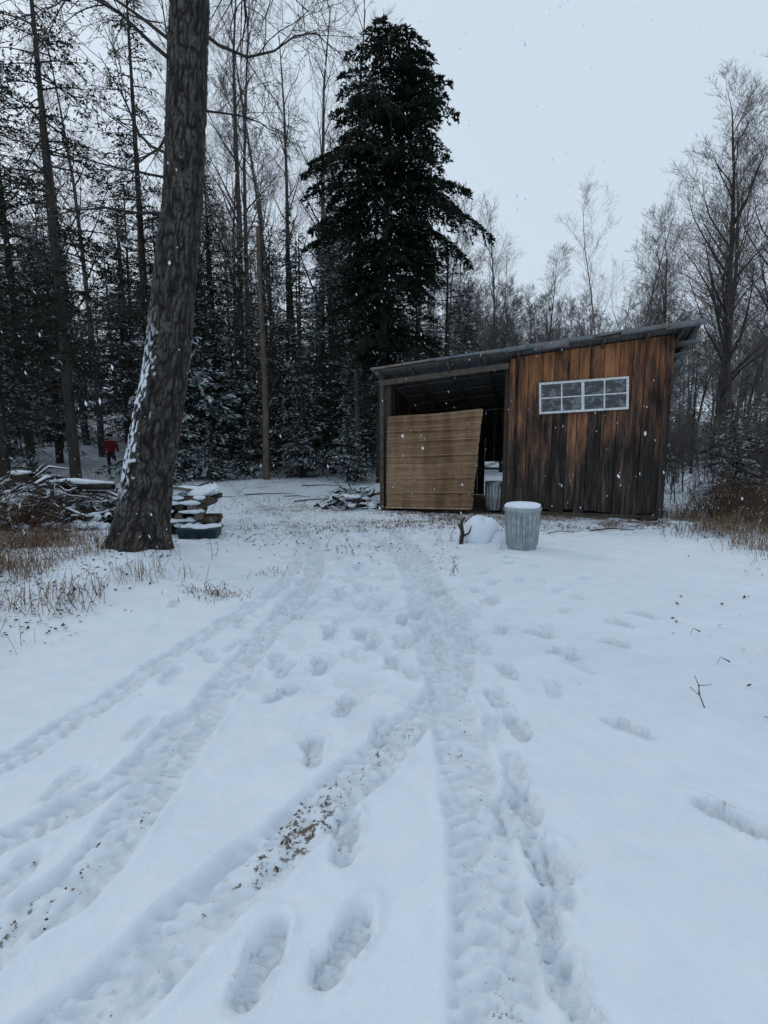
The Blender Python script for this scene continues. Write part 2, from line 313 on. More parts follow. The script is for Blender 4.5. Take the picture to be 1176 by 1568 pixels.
# ---------------------------------------------------------------- trees
def conifer(seed, Hh, z0, prof, nbr, dens, snow, mat, lean=(0, 0), tr=.13, droop=.25, rise=.25, leaf=(.13, .035), dead=10, trunk_mat=None, lmin=.6, wide=.5):
    r = np.random.default_rng(seed); g = Geo()
    hs = np.linspace(0, 1, 9); pts = np.stack([lean[0]*hs**1.5, lean[1]*hs**1.5, hs*Hh], 1)
    g.tube(pts, tr*(1-hs*.93), 8, 0)
    C = []; D = []; N = []; S = []; V = []
    for i in range(nbr):
        f = (i+r.random())/nbr; h = z0+(Hh-z0)*f; L = prof(h)*r.uniform(lmin, 1.12)
        if L < .12: L = .12
        az = r.uniform(0, 6.283)
        dh_ = np.array([math.cos(az), math.sin(az), 0]); pp = np.array([-dh_[1], dh_[0], 0])
        b0 = np.array([lean[0]*(h/Hh)**1.5, lean[1]*(h/Hh)**1.5, h]); ri = rise*(.3+f*1.6)+r.uniform(-.12, .12); dr = droop*r.uniform(.7, 1.3)
        rr = np.linspace(0, 1, 5)*L; bp = b0+dh_*rr[:, None]; bp[:, 2] += ri*rr-dr*rr**2/L
        g.tube(bp, np.array([.03, .022, .016, .01, .004])*min(1.6, .5+L*.35), 3, 0)
        n = int(dens*(L**1.6)*r.uniform(.7, 1.2))+8
        nt = max(3, int(L/.15)); ti = r.integers(0, nt*2, n); side = np.where(ti % 2, 1, -1); rt = (.12+.88*(ti//2)/nt)*L
        twl = (wide*(L-rt)+.14)*(.55+.75*_hash(ti, ti*0+i, seed)); qd = r.random(n)**.8*twl; a = .95+.4*(_hash(ti, ti*0+i, seed+4)-.5)
        al = rt+np.cos(a)*qd; lat = side*np.sin(a)*qd
        c = b0+dh_*al[:, None]+pp*lat[:, None]; c[:, 2] += ri*al-dr*al**2/L-.22*np.abs(lat)-.25*qd*qd
        c += r.normal(0, .022, c.shape)
        d = dh_*np.cos(a)[:, None]+pp*(side*np.sin(a))[:, None]; d = d+r.normal(0, .45, d.shape); d[:, 2] -= .2; d /= np.linalg.norm(d, axis=1, keepdims=True)
        nn = r.normal(0, .55, d.shape); nn[:, 2] += 1
        C.append(c); D.append(d); N.append(nn)
        cn = _hash(ti, ti*0+i, seed+9); tip = np.clip(al/L, 0, 1)
        S.append((r.random(n) < snow*(.3+1.2*(cn > .5))*(.4+.8*tip)*np.clip(1.25-h/Hh*.6, .3, 1)).astype(float)*r.uniform(.4, 1, n))
        V.append(np.clip(r.random()*.5+cn*.3+tip*.25+r.normal(0, .12, n), 0, 1))
    for i in range(dead):
        h = r.uniform(.12*Hh, max(z0*1.3, .3*Hh)); az = r.uniform(0, 6.28); L = r.uniform(.5, 1.8)*Hh/12
        rr = np.linspace(0, 1, 5)*L; bp = np.array([0, 0, h])+np.array([math.cos(az), math.sin(az), 0])*rr[:, None]; bp[:, 2] += .1*rr-.25*rr**2; bp[:, :2] += r.normal(0, .03, (5, 2))
        g.tube(bp, [.018, .014, .01, .007, .003], 3, 0)
        for kx in range(4):
            s0 = bp[r.integers(1, 4)]; d = np.array([math.cos(az+r.uniform(-1, 1)), math.sin(az+r.uniform(-1, 1)), r.uniform(-.5, .2)])*r.uniform(.2, .6)
            g.tube([s0, s0+d*.5, s0+d], [.007, .005, .002], 3, 0)
    C = np.concatenate(C); D = np.concatenate(D); N = np.concatenate(N); n = len(C)
    g.leaves(C, D, N, leaf[0]*r.uniform(.6, 1.4, n), leaf[1]*r.uniform(.6, 1.4, n), 1, np.concatenate(S), np.concatenate(V))
    return g.mesh('conifer_%d' % seed, [trunk_mat or M_BARKD, mat])

def bare(seed, Hh, tr, limbs=16, spread=.28, lv=4, tmat=None, twmat=None, zmin=.3, sub=(7, 5, 4), thin=1., multi=1, wig=.12, splay=1.):
    r = np.random.default_rng(seed); g = Geo()
    def br(p, d, L, rad, lev):
        n = 7 if lev == 0 else (5 if lev < 3 else 3)
        pts = [p]; dd_ = d/np.linalg.norm(d)
        for i in range(n-1):
            dd_ = dd_+r.normal(0, wig if lev else .035, 3); dd_[2] += .07 if lev else .02
            dd_ /= np.linalg.norm(dd_); pts.append(pts[-1]+dd_*L/(n-1))
        pts = np.array(pts); tt = np.linspace(0, 1, n)
        g.tube(pts, np.maximum(rad*(1-tt*(.85 if lev else .9)), .0024*thin), 7 if lev == 0 else (4 if lev == 1 else 3), 0 if lev < 2 else 1, 0, r.random())
        if lev >= lv: return
        cnt = limbs if lev == 0 else sub[lev-1]
        for i in range(cnt):
            t = (zmin+(1-zmin)*(i+r.random())/cnt) if lev == 0 else (.18+.82*(i+r.random())/cnt)
            t = min(t, .985); f = t*(n-1); a = int(f); pp = pts[a]*(1-(f-a))+pts[min(a+1, n-1)]*(f-a)
            ax = pts[min(a+1, n-1)]-pts[a]; ax /= np.linalg.norm(ax)
            az = r.uniform(0, 6.283); ref = np.array([math.cos(az), math.sin(az), r.uniform(-.4, .4)]); ref -= ax*ref.dot(ax); ref /= np.linalg.norm(ref)+1e-6
            ang = r.uniform(.45, .95)*splay*(1 if lev else (1.15-.5*t)); nd = ax*math.cos(ang)+ref*math.sin(ang); nd[2] += .12
            nl = (Hh*spread*(1.2-t*.8)*r.uniform(.6, 1.15)) if lev == 0 else L*(.66-.25*t)*r.uniform(.6, 1.2)
            br(pp, nd, nl, max(rad*(1-t*.8)*(.42 if lev == 0 else .5), .003*thin), lev+1)
    for k_ in range(multi):
        a = r.uniform(0, 6.28); tilt = .0 if multi == 1 else .13
        br(np.array([.15*k_, 0, -.15]), np.array([math.cos(a)*tilt, math.sin(a)*tilt, 1.]), Hh*r.uniform(.92, 1), tr*(1 if k_ == 0 else .75), 0)
    return g.mesh('bare_%d' % seed, [tmat or M_BARKG, twmat or M_TWIG])

cone = lambda H_, rmax, z0: (lambda h: rmax*np.clip((H_-h)/(H_-z0), 0, 1)**.75*(.75+.25*min(1, (h-z0)/(.15*H_)+.3)))
CON = [(conifer(101, 9, .6, cone(9, 1.9, .6), 105, 60, .42, M_HEM, droop=.35), 9),
       (conifer(102, 10, 1.0, cone(10, 1.7, 1.0), 115, 60, .28, M_HEM, droop=.3), 10),
       (conifer(103, 8, .3, cone(8, 2.1, .3), 95, 54, .48, M_HEM, droop=.4), 8)]
CONF = [(conifer(104, 10, .8, cone(10, 2.1, .8), 90, 40, .24, M_HEM_HAZE, droop=.35, leaf=(.19, .055), dead=0), 10),
        (conifer(105, 11, .8, cone(11, 1.8, .8), 90, 40, .16, M_HEM_HAZE, droop=.3, leaf=(.19, .055), dead=0), 11)]
SPA = [(conifer(111, 18, 4.0, cone(18, 3.1, 2), 125, 42, .05, M_HEMD, tr=.17, droop=.28, rise=.1, dead=60, leaf=(.15, .04)), 18),
       (conifer(112, 19, 5.5, cone(19, 2.9, 3), 110, 42, .04, M_HEMD, tr=.19, droop=.25, rise=.15, dead=65, leaf=(.15, .04)), 19)]
YNG = [(conifer(121, 2.4, .1, cone(2.4, 1.1, .0), 60, 150, .6, M_HEM, tr=.03, leaf=(.09, .03), dead=0), 2.4)]
zp = [4.3, 5.0, 6.5, 7.6, 8.7, 9.6, 10.6, 11.5, 12.5, 13.4, 14.0, 14.5]; rp = [1.0, 1.9, 1.9, 2.1, 3.1, 3.4, 3.0, 2.4, 2.3, 2.0, 1.5, .5]
BIG = conifer(131, 14.4, 4.0, lambda h: float(np.interp(h, zp, rp)), 225, 150, .02, M_HEMD, lean=(.35, 0), tr=.2, droop=.42, rise=.14, leaf=(.17, .05), dead=26, lmin=.45, wide=.55)
BARE = [(bare(201, 20, .20, limbs=16, spread=.24, zmin=.35), 20),
        (bare(202, 21, .17, limbs=14, spread=.20, zmin=.40), 21),
        (bare(203, 16, .20, limbs=22, spread=.34, sub=(8, 6, 5), zmin=.28, tmat=M_BARKD, splay=1.0, thin=1.4), 16),
        (bare(204, 15, .13, limbs=16, spread=.30, sub=(7, 6, 4), zmin=.22, thin=1.5), 15),
        (bare(205, 15, .11, limbs=15, spread=.26, sub=(7, 6, 4), zmin=.3, thin=1.5, wig=.16), 15),
        (bare(206, 14, .11, limbs=16, spread=.30, sub=(7, 6, 4), zmin=.2, thin=2.4, wig=.15, twmat=M_TWIG_HAZE), 14),
        (bare(207, 14, .10, limbs=15, spread=.26, sub=(7, 6, 4), zmin=.25, thin=2.4, wig=.15, twmat=M_TWIG_HAZE, multi=2), 14)]
BIR = [(bare(211, 17, .13, limbs=15, spread=.27, sub=(8, 6, 4), zmin=.3, tmat=M_BARKL, twmat=M_BARKL, multi=2), 17)]
SHR = [(bare(221, 2.2, .02, limbs=10, spread=.45, sub=(5, 3), lv=3, zmin=.1, multi=3, tmat=M_TWIG), 2.2),
       (bare(222, 5.5, .04, limbs=13, spread=.28, sub=(6, 4), lv=3, zmin=.2, tmat=M_BARKG), 5.5)]
def trailclear(x, y, w=1.9): return 13 < y < 48 and abs(x-(-7.2-.55*(y-14))) < w
def put(name, var, x, y, Hh, parent=None, wid=1.):
    me_, h0 = var; s = Hh/h0
    return obj(name, me_, parent, (x, y, gz(x, y)-.05), (random.uniform(-.025, .025), random.uniform(-.025, .025), random.uniform(0, 6.28)), (s*wid, s*wid, s))
obj('hemlock_tree', BIG, None, (-.1, 18.5, gz(-.1, 18.5)-.1), (0, 0, .3))
for i, (x, y, h) in enumerate([(-5.9, 22, 9.5), (-3.7, 23.5, 10), (-2.1, 22, 10.3), (-.8, 20.5, 7.8), (1.2, 20, 8), (2.4, 20.5, 9), (-7.4, 24, 11), (-4.9, 27, 12.5), (-1.4, 27, 12), (1.6, 25, 10), (3.6, 24.5, 8.6), (-8.6, 27, 13.5), (-6.4, 30, 14), (-3, 31, 13.5), (.5, 31, 11.5),
    (-14.8, 24, 11), (-10.2, 27.5, 13), (-16, 20, 10), (-12.6, 31, 13), (-19, 27, 12), (-22, 24, 11), (4.8, 21.5, 5.6), (-9.3, 21.5, 8), (-13.2, 18, 7.5), (-3.1, 20.2, 6.5), (-14.5, 15.5, 7), (-6.9, 21.3, 8.2), (-4.7, 22.3, 9.4), (-2.8, 25, 11), (-.2, 24, 9.6), (-8.3, 22.6, 10), (-18.5, 22, 12)]):
    put('hemlock_tree', CON[i % 3], x, y, h, wid=1.15)
for i, (x, y, h) in enumerate([(-9.4, 16, 18.5), (-12.3, 17, 19), (-13.4, 20, 18), (-9.6, 22, 20), (-7.9, 22.5, 15.5), (-15.5, 19, 18), (-15, 15, 17), (-17, 17, 19)]):
    put('white_pine_tree', SPA[i % 2], x, y, h)
for i, (x, y, h) in enumerate([(10.3, 15.5, 2.6), (12.3, 17, 3.2), (8.7, 17, 2.3), (12.6, 14.6, 2.4), (-7.0, 18.3, 2.4), (-3.2, 20, 2.2), (-6.4, 19.6, 2.0), (-1.3, 18.6, 2.2), (-5.0, 20.5, 2.6), (11.2, 14.2, 1.9), (9.6, 14.3, 1.7), (10.6, 12.8, 1.3)]):
    put('young_hemlock', YNG[0], x, y, h, wid=1.3)
for i, (x, y, h, vi, wd) in enumerate([(-7.0, 25, 22, 0, 1), (-6.5, 25.6, 21, 1, 1), (-8.3, 24, 21, 1, 1), (-3.9, 29, 23, 0, 1), (-2.0, 30, 24, 0, 1), (-5.2, 33, 24, 0, 1), (-10.6, 30, 22, 0, 1), (-15, 28, 22, 1, 1), (-18, 32, 22, 0, 1), (-.9, 19.6, 13.5, 1, 1), (-4.9, 24.5, 19, 1, 1),
    (14.4, 22, 16.0, 2, 1.1), (17.2, 27, 16, 2, 1.1), (18.4, 24, 16.5, 2, 1.1), (21, 25, 18, 2, 1), (16.2, 23.5, 13, 4, 1.2), (17.8, 34, 15, 4, 1.2), (7.3, 35, 14.5, 3, 1), (11.2, 38, 13.5, 4, 1.2), (5.5, 40, 13, 3, 1.2), (14.5, 30, 8, 3, 1.2), (9.3, 33, 10, 4, 1.2), (19, 30, 15, 3, 1.1), (15.2, 28, 12, 4, 1.2), (20.5, 33, 14, 5, 1.1), (12.6, 26, 9, 3, 1.1), (-9.0, 33, 20, 5, 1), (-1, 35, 19, 6, 1)]):
    put('bare_tree', BARE[vi], x, y, h, wid=wd)
put('birch_tree', BIR[0], 13.9, 32, 16.0); put('birch_tree', BIR[0], 8.1, 41, 14)
# broken dead snag
g = Geo(); hs = np.linspace(0, 1, 8); g.tube(np.stack([.05*np.sin(hs*5), .1*hs, hs*8.9-.1], 1), .13-.06*hs, 10, 0)
for i in range(9):
    h = random.uniform(1.5, 8.3); a = random.uniform(0, 6.28); L = random.uniform(.12, .5); g.tube([(0, .1*h/9, h), (math.cos(a)*L, .1*h/9+math.sin(a)*L, h+.1)], [.02, .008], 4, 0)
obj('dead_snag', g.mesh('dead_snag', [M_SNAG], True), None, (-4.35, 19.3, gz(-4.35, 19.3)))
# distant mass
far = bpy.data.objects.new('distant_forest', None); COL.objects.link(far)
for i in range(380):
    y = 30+random.random()**1.2*60; u = random.uniform(-450, 1600); x = (u-588)*y/800
    if u < 690 or (u > 1290):
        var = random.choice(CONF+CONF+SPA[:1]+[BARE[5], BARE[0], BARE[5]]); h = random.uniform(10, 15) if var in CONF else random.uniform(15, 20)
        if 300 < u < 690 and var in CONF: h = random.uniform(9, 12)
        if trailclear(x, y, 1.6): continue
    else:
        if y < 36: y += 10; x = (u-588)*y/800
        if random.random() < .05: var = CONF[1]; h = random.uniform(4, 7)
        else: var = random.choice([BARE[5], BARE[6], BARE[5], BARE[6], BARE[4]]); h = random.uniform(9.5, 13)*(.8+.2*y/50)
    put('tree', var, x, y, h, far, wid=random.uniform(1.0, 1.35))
for i in range(130):
    y = random.uniform(20, 46); u = random.uniform(-200, 700); x = (u-588)*y/800
    if trailclear(x, y, 1.3): continue
    put('sapling', random.choice([SHR[1], SHR[1], YNG[0], BARE[4]]), x, y, random.uniform(4, 8) if random.random() < .7 else 2.2, far)
for i in range(190):
    y = random.uniform(13.5, 40); u = random.uniform(985, 1400); x = (u-588)*y/800
    put('sapling', random.choice([SHR[0], SHR[0], SHR[1]]), x, y, random.uniform(1.2, 3.2), far)
for i in range(30):
    y = random.uniform(22, 40); u = random.uniform(1010, 1350); x = (u-588)*y/800
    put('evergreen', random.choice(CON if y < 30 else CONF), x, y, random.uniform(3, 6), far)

# ---- big oak
g = Geo(); nr, ns = 760, 150
zk = [-.3, 0, .15, .5, 1.22, 2.75, 4.84, 7.16, 10, 14]; xk = [-3.53, -3.53, -3.51, -3.45, -3.325, -2.966, -2.66, -2.446, -2.3, -2.25]; rk = [.62, .53, .44, .37, .335, .29, .255, .235, .2, .13]
z = np.linspace(-.3, 14, nr); cx = np.interp(z, zk, xk); rr = np.interp(z, zk, rk)
ker = np.ones(25)/25; cx = np.convolve(np.pad(cx, 12, 'edge'), ker, 'valid'); rr = np.convolve(np.pad(rr, 12, 'edge'), ker, 'valid')
th = np.arange(ns)/ns*2*np.pi; TH, ZZ = np.meshgrid(th, z)
def cyl_noise(th, z, a, b, sd):
    th = np.mod(th, 2*np.pi); u1 = vnoise(th/(2*np.pi)*a, z*b, sd); u2 = vnoise((th/(2*np.pi)-1)*a, z*b, sd); f = sstep(.85, 1, th/(2*np.pi)); return u1*(1-f)+u2*f
warp = .25*(cyl_noise(TH, ZZ, 8, 5, 4)-.5)
f1 = np.abs(2*cyl_noise(TH+warp, ZZ, 44, 5.5, 5)-1); f2 = np.abs(2*cyl_noise(TH-warp, ZZ+7, 60, 14, 8)-1); f3 = cyl_noise(TH, ZZ, 74, 40, 12)
bk = np.clip(np.minimum(f1*1.7, .25+f2*1.4), 0, 1)**.7*.8+.2*f3
flare = .09*np.exp(-np.maximum(ZZ, 0)/.22)*np.cos(TH*5+1)
RR = rr[:, None]+flare+.036*(bk-.6)+.03*(cyl_noise(TH, ZZ, 5, 1.5, 9)-.5)
V = np.stack([cx[:, None]+RR*np.cos(TH), 7.4+RR*np.sin(TH)+0*ZZ, ZZ], -1).reshape(-1, 3)
i, j = np.meshgrid(np.arange(nr-1), np.arange(ns), indexing='ij'); q = np.stack([i*ns+j, i*ns+(j+1) % ns, (i+1)*ns+(j+1) % ns, (i+1)*ns+j], -1).reshape(-1, 4)
facing = -np.cos(TH-.35)
sn = sstep(.68, .78, .52*cyl_noise(TH, ZZ, 60, 22, 15)+.25*bk+.36*sstep(.1, 1, facing))*sstep(3.6, 2.4, ZZ)*sstep(.6, 1.3, ZZ)*(facing > .1)
g._add(V, q=q, snow=sn.ravel(), var=bk.ravel())
k = NT('oak_bark'); v = k.coord((1, 1, .4)); n = k.noise(v, 30, 5, .7)
c = k.ramp(k.attr('var'), [(.10, (.006, .0055, .005)), (.45, (.032, .029, .027)), (.9, (.108, .099, .091))]); c = k.mix(.7, c, k.ramp(n, [(.3, (.4, .38, .36)), (.7, (1.1, 1.1, 1.1))]), 'MULTIPLY'); c = k.mix(k.attr('snow'), c, SNOW)
k.col(c); k.bump(n, .7, .015); M_OAK = k.m
oak = bpy.data.objects.new('oak_tree', None); COL.objects.link(oak)
obj('trunk', g.mesh('oak_trunk', [M_OAK], True), oak)
g = Geo(); r = np.random.default_rng(5)
def limb(p, d, L, rad, lev):
    n = 8 if lev < 2 else 4; pts = [np.array(p, float)]; d = np.array(d, float); d /= np.linalg.norm(d)
    for i in range(n-1):
        d = d+r.normal(0, .16, 3); d[2] -= .03 if lev else .0; d /= np.linalg.norm(d); pts.append(pts[-1]+d*L/(n-1))
    t = np.linspace(0, 1, n); g.tube(np.array(pts), np.maximum(rad*(1-.85*t), .0025), 6 if lev == 0 else (4 if lev == 1 else 3), 0)
    if lev == 3: return
    for i in range([11, 7, 4][lev]):
        f = .2+.78*(i+r.random())/[11, 7, 4][lev]; a = f*(n-1); a0 = int(a); p0 = pts[a0]+(pts[min(a0+1, n-1)]-pts[a0])*(a-a0)
        ax = pts[min(a0+1, n-1)]-pts[a0]; ax /= np.linalg.norm(ax); nd = ax+r.normal(0, .55, 3); limb(p0, nd, L*(.55-.2*f)*r.uniform(.6, 1.2), max(rad*.45*(1-.6*f), .004), lev+1)
for (zz, dx, dy, dz, L, rad) in [(4.6, -1, .3, .15, 2.6, .022), (5.3, -1, .6, .35, 3.0, .028), (5.9, -.9, .9, .1, 3.2, .03), (6.6, -.9, .5, .5, 3.4, .03), (6.9, 1, 1.4, .45, 3.2, .024), (5.9, 1, .8, -.1, 1.8, .016), (7.4, -.8, -.1, .6, 3.6, .03), (7.8, 1, .9, .5, 3.8, .03), (8.3, .2, 1, .4, 4, .04),
    (6.3, -1, -.3, .3, 3.0, .026), (5.0, -.8, -.3, .0, 1.8, .018), (9, -1, .6, .5, 4.5, .06), (9.5, 1, -.4, .6, 4.5, .06), (10.5, .3, .9, .7, 4, .06), (11, -.7, -.6, .7, 4, .06), (12, .8, .6, .9, 3.5, .06), (13, -.5, .4, 1, 3, .06), (3.9, -1, .2, -.1, 1.3, .014)]:
    limb((float(np.interp(zz, zk, xk)), 7.4, zz), (dx, dy, dz), L, rad, 0)
obj('limbs', g.mesh('oak_limbs', [M_BARKD]), oak)

# ---------------------------------------------------------------- shed
shed = bpy.data.objects.new('wooden_shed', None); COL.objects.link(shed)
shed.location = (.03, 12.6, 0); shed.rotation_euler = (0, 0, -math.atan2(.3, .953))
eave = lambda s: 3.27+(3.9-3.27)*(s+.1)/6.5
roofz = lambda s, d: eave(s)-.19*(d+.5)
k = NT('barn_boards'); v = k.coord((1, 1, .10)); v2 = k.coord((1, 1, .035)); va = k.attr('var')
n1 = k.noise(v, 10, 5, .75); n2 = k.noise(v2, 60, 4, .7); n3 = k.noise(k.coord((1, 1, .45)), 1.9, 3, .6)
tc = k.n('ShaderNodeTexCoord'); sp = k.n('ShaderNodeSeparateXYZ'); k.l(tc.outputs['Object'], sp.inputs[0])
zf = k.math('MULTIPLY', sp.outputs[2], .30)
f = k.math('ADD', k.math('MULTIPLY', k.math('SUBTRACT', zf, .56), .70), k.math('MULTIPLY', va, .62)); f = k.math('ADD', f, k.math('MULTIPLY', k.math('SUBTRACT', n3, .5), 1.3)); f = k.math('ADD', f, k.math('MULTIPLY', k.math('SUBTRACT', n1, .5), 2.2))
warm = k.ramp(f, [(.0, (.012, .009, .008)), (.22, (.042, .026, .019)), (.45, (.110, .058, .036)), (.68, (.23, .098, .047)), (.95, (.38, .175, .08))])
grey = k.ramp(n1, [(.3, (.018, .017, .017)), (.5, (.072, .064, .058)), (.72, (.20, .185, .175))])
gm = k.math('ADD', k.math('MULTIPLY', k.ramp(n2, [(.42, (0, 0, 0)), (.62, (1, 1, 1))]), .45), k.math('MULTIPLY', k.math('SUBTRACT', .48, zf), .6), clamp=True)
c = k.mix(gm, warm, grey)
k.col(c); k.bump(k.math('ADD', n2, n1), .9, .015); k.b.inputs['Roughness'].default_value = .8; M_BOARD = k.m
k = NT('old_timber'); v = k.coord(); n = k.noise(v, 12, 5, .7); k.col(k.mix(k.attr('var'), k.ramp(n, [(.3, (.02, .017, .014)), (.7, (.07, .056, .045))]), k.ramp(n, [(.3, (.09, .075, .06)), (.7, (.24, .20, .165))]))); k.bump(n, .5, .01); M_TIMB = k.m
k = NT('added_light_block'); k.col((.006, .006, .006)); M_LBLOCK = k.m  # black for added sheets that keep light from leaking through board seams
k = NT('tin_roof'); v = k.coord(); n = k.noise(v, 3, 5, .7); k.col(k.ramp(n, [(.3, (.07, .085, .095)), (.52, (.17, .195, .21)), (.66, (.17, .10, .065))])); k.b.inputs['Metallic'].default_value = .25; k.b.inputs['Roughness'].default_value = .55; M_TIN = k.m
g = Geo(); s = 2.90; wl, wr, zz0, zz1 = 3.52, 5.22, 2.28, 2.90
def brd(a, b, z0, z1, z1b, va_, d0, ga=.006, gb=.006):
    y0, y1 = d0-.028, d0; w0 = random.uniform(-.009, .009)
    g.quadbox([(a+ga, y0+w0, z0), (b-gb, y0-w0, z0+random.uniform(-.01, .01)), (b-gb, y1, z0), (a+ga, y1, z0)], [(a+ga, y0-w0, z1), (b-gb, y0+w0, z1b), (b-gb, y1, z1b), (a+ga, y1, z1)], 0, va_)
while s < 6.0:
    w = random.uniform(.14, .30); e = min(s+w, 6.02); 
    if 6.02-e < .08: e = 6.02
    d0 = random.uniform(-.022, .0); zb = .10+random.uniform(-.08, .07); va_ = random.random()
    zt = lambda x_: roofz(x_, 0)-.03
    lo, hi = max(s, wl), min(e, wr)
    if hi > lo:
        if s < wl: brd(s, wl, zb, zt(s), zt(wl), va_, d0, .006, 0)
        if e > wr: brd(wr, e, zb, zt(wr), zt(e), va_, d0, 0, .006)
        brd(lo, hi, zb, zz0, zz0, va_*.9, d0, .006 if lo > wl else 0, .006 if hi < wr else 0)
        brd(lo, hi, zz1, zt(lo), zt(hi), min(1, va_*.6+.42), d0, .006 if lo > wl else 0, .006 if hi < wr else 0)
    else: brd(s, e, zb, zt(s), zt(e), va_*(.45 if s > 5.2 else .9), d0)
    s = e
for a, b, z0, z1 in ((2.96, wl, .12, None), (wr, 5.96, .12, None), (wl, wr, .12, zz0), (wl, wr, zz1, None)):  # added dark backing behind the boards, blocks light in the gaps
    ta, tb = (roofz(a, 0)-.06, roofz(b, 0)-.06) if z1 is None else (z1, z1)
    g.quadbox([(a, .012, z0), (b, .012, z0), (b, .018, z0), (a, .018, z0)], [(a, .012, ta), (b, .012, tb), (b, .018, tb), (a, .018, ta)], 1, 0)
g.box((5.9, -.085, .05), (6.03, -.06, roofz(6, 0)-.06), 0, var=.1); g.box((2.86, -.085, .05), (2.98, -.06, roofz(2.9, 0)-.06), 0, var=.7)
def sidewall(s0, s1, dmax=4.0, vv=.4):
    d = .03
    while d < dmax:
        w = random.uniform(.2, .3); g.quadbox([(s0, d+.003, .05), (s1, d+.003, .05), (s1, d+w-.003, .05), (s0, d+w-.003, .05)], [(s0, d+.003, roofz(s0, d)-.05), (s1, d+.003, roofz(s1, d)-.05), (s1, d+w-.003, roofz(s1, d+w)-.05), (s0, d+w-.003, roofz(s0, d+w)-.05)], 0, random.random()*vv); d += w
sidewall(5.985, 6.01); sidewall(-.03, -.005); sidewall(2.95, 2.975, 3.9, .25)
s = 0.0
while s < 6.0:
    w = random.uniform(.2, .3); z0 = .05 if not (1.7 < s < 3.2) else 1.05; g.quadbox([(s+.003, 4.05, z0), (s+w-.003, 4.05, z0), (s+w-.003, 4.075, z0), (s+.003, 4.075, z0)], [(s+.003, 4.05, roofz(s, 4)-.05), (s+w-.003, 4.05, roofz(s+w, 4)-.05), (s+w-.003, 4.075, roofz(s+w, 4)-.05), (s+.003, 4.075, roofz(s, 4)-.05)], 0, random.random()*.2); s += w
obj('wall_boards', g.mesh('wall_boards', [M_BOARD, M_LBLOCK]), shed)
# frame
g = Geo()
g.box((.0, -.05, -.05), (.14, .08, roofz(0, 0)-.12), 0, var=.15, jit=.008)
g.box((-.09, -.12, -.05), (-.005, -.02, roofz(0, 0)-.2), 0, var=.35, jit=.008)
g.box((2.76, .0, -.05), (2.85, .1, roofz(2.8, 0)-.15), 0, var=.1, jit=.008)
g.quadbox([(-.12, -.14, roofz(0, 0)-.26), (2.84, -.14, roofz(2.84, 0)-.26), (2.84, -.08, roofz(2.84, 0)-.26), (-.12, -.08, roofz(0, 0)-.26)], [(-.12, -.14, roofz(0, 0)-.14), (2.84, -.14, roofz(2.84, 0)-.14), (2.84, -.08, roofz(2.84, 0)-.14), (-.12, -.08, roofz(0, 0)-.14)], 0, .6)
for s in [-.05, .75, 1.5, 2.3, 3.05, 3.9, 4.7, 5.5, 6.1, 6.32]:
    a, b = roofz(s, -.45), roofz(s, 4.1); sk_ = random.uniform(-.12, .12) if s < 2.5 else 0
    g.quadbox([(s-.025+sk_, -.45, a-.125), (s+.025+sk_, -.45, a-.125), (s+.025, 4.1, b-.125), (s-.025, 4.1, b-.125)], [(s-.025+sk_, -.45, a-.03), (s+.025+sk_, -.45, a-.03), (s+.025, 4.1, b-.03), (s-.025, 4.1, b-.03)], 0, .2+random.random()*.4)
for dd_ in [-.42, .9, 1.7, 2.5, 3.3, 4.1]:
    g.quadbox([(-.15, dd_-.03, roofz(-.15, dd_)-.06), (6.38, dd_-.03, roofz(6.38, dd_)-.06), (6.38, dd_+.05, roofz(6.38, dd_)-.06), (-.15, dd_+.05, roofz(-.15, dd_)-.06)], [(-.15, dd_-.03, roofz(-.15, dd_)-.02), (6.38, dd_-.03, roofz(6.38, dd_)-.02), (6.38, dd_+.05, roofz(6.38, dd_)-.02), (-.15, dd_+.05, roofz(-.15, dd_)-.02)], 0, .6)
g.box((2.95, -.05, .02), (5.95, .0+.05, .10), 0, var=.35, jit=.012)
g.box((2.9, -.12, -.06), (5.5, -.07, .03), 0, var=.6, jit=.02)
g.box((5.62, -.16, -.1), (5.78, .0, .1), 0, var=.1, jit=.02)
obj('frame', g.mesh('frame', [M_TIMB]), shed)
# roof
ss = np.arange(-.2, 6.45, .0125); ds = np.array([-.52, .6, 1.9, 3.1, 4.25]); S_, D_ = np.meshgrid(ss, ds)
Z_ = eave(S_)-.19*(D_+.5)+.011*np.sin(S_*2*np.pi/.085)+.012*(vnoise(S_*1.5, D_*2, 3)-.5)
a = np.stack([S_, D_+.02*(_hash(np.floor(S_/.65), S_*0, 5)-.5)*(D_ < 0)*2.5, Z_], -1).reshape(-1, 3); n_ = len(ss); i, j = np.meshgrid(np.arange(len(ds)-1), np.arange(n_-1), indexing='ij')
q = np.stack([i*n_+j, i*n_+j+1, (i+1)*n_+j+1, (i+1)*n_+j], -1).reshape(-1, 4)
g = Geo(); g._add(a, q=q); b = a.copy(); b[:, 2] += .004; g._add(b, q=q[:, ::-1])
s = -.18
while s < 6.3:
    w = random.uniform(.35, .9); e = min(s+w, 6.44); hgt = random.uniform(.04, .13) if s > 2.7 else random.uniform(.02, .05); o_ = -.535-random.uniform(0, .02); tl = random.uniform(-.03, .03)
    g.quadbox([(s, o_, eave(s)-hgt), (e+.03, o_, eave(e)-hgt+tl), (e+.03, o_+.008, eave(e)-hgt+tl), (s, o_+.008, eave(s)-hgt)], [(s, o_, eave(s)+.02), (e+.03, o_, eave(e)+.02+tl*.4), (e+.03, o_+.008, eave(e)+.02+tl*.4), (s, o_+.008, eave(s)+.02)], 0); s = e
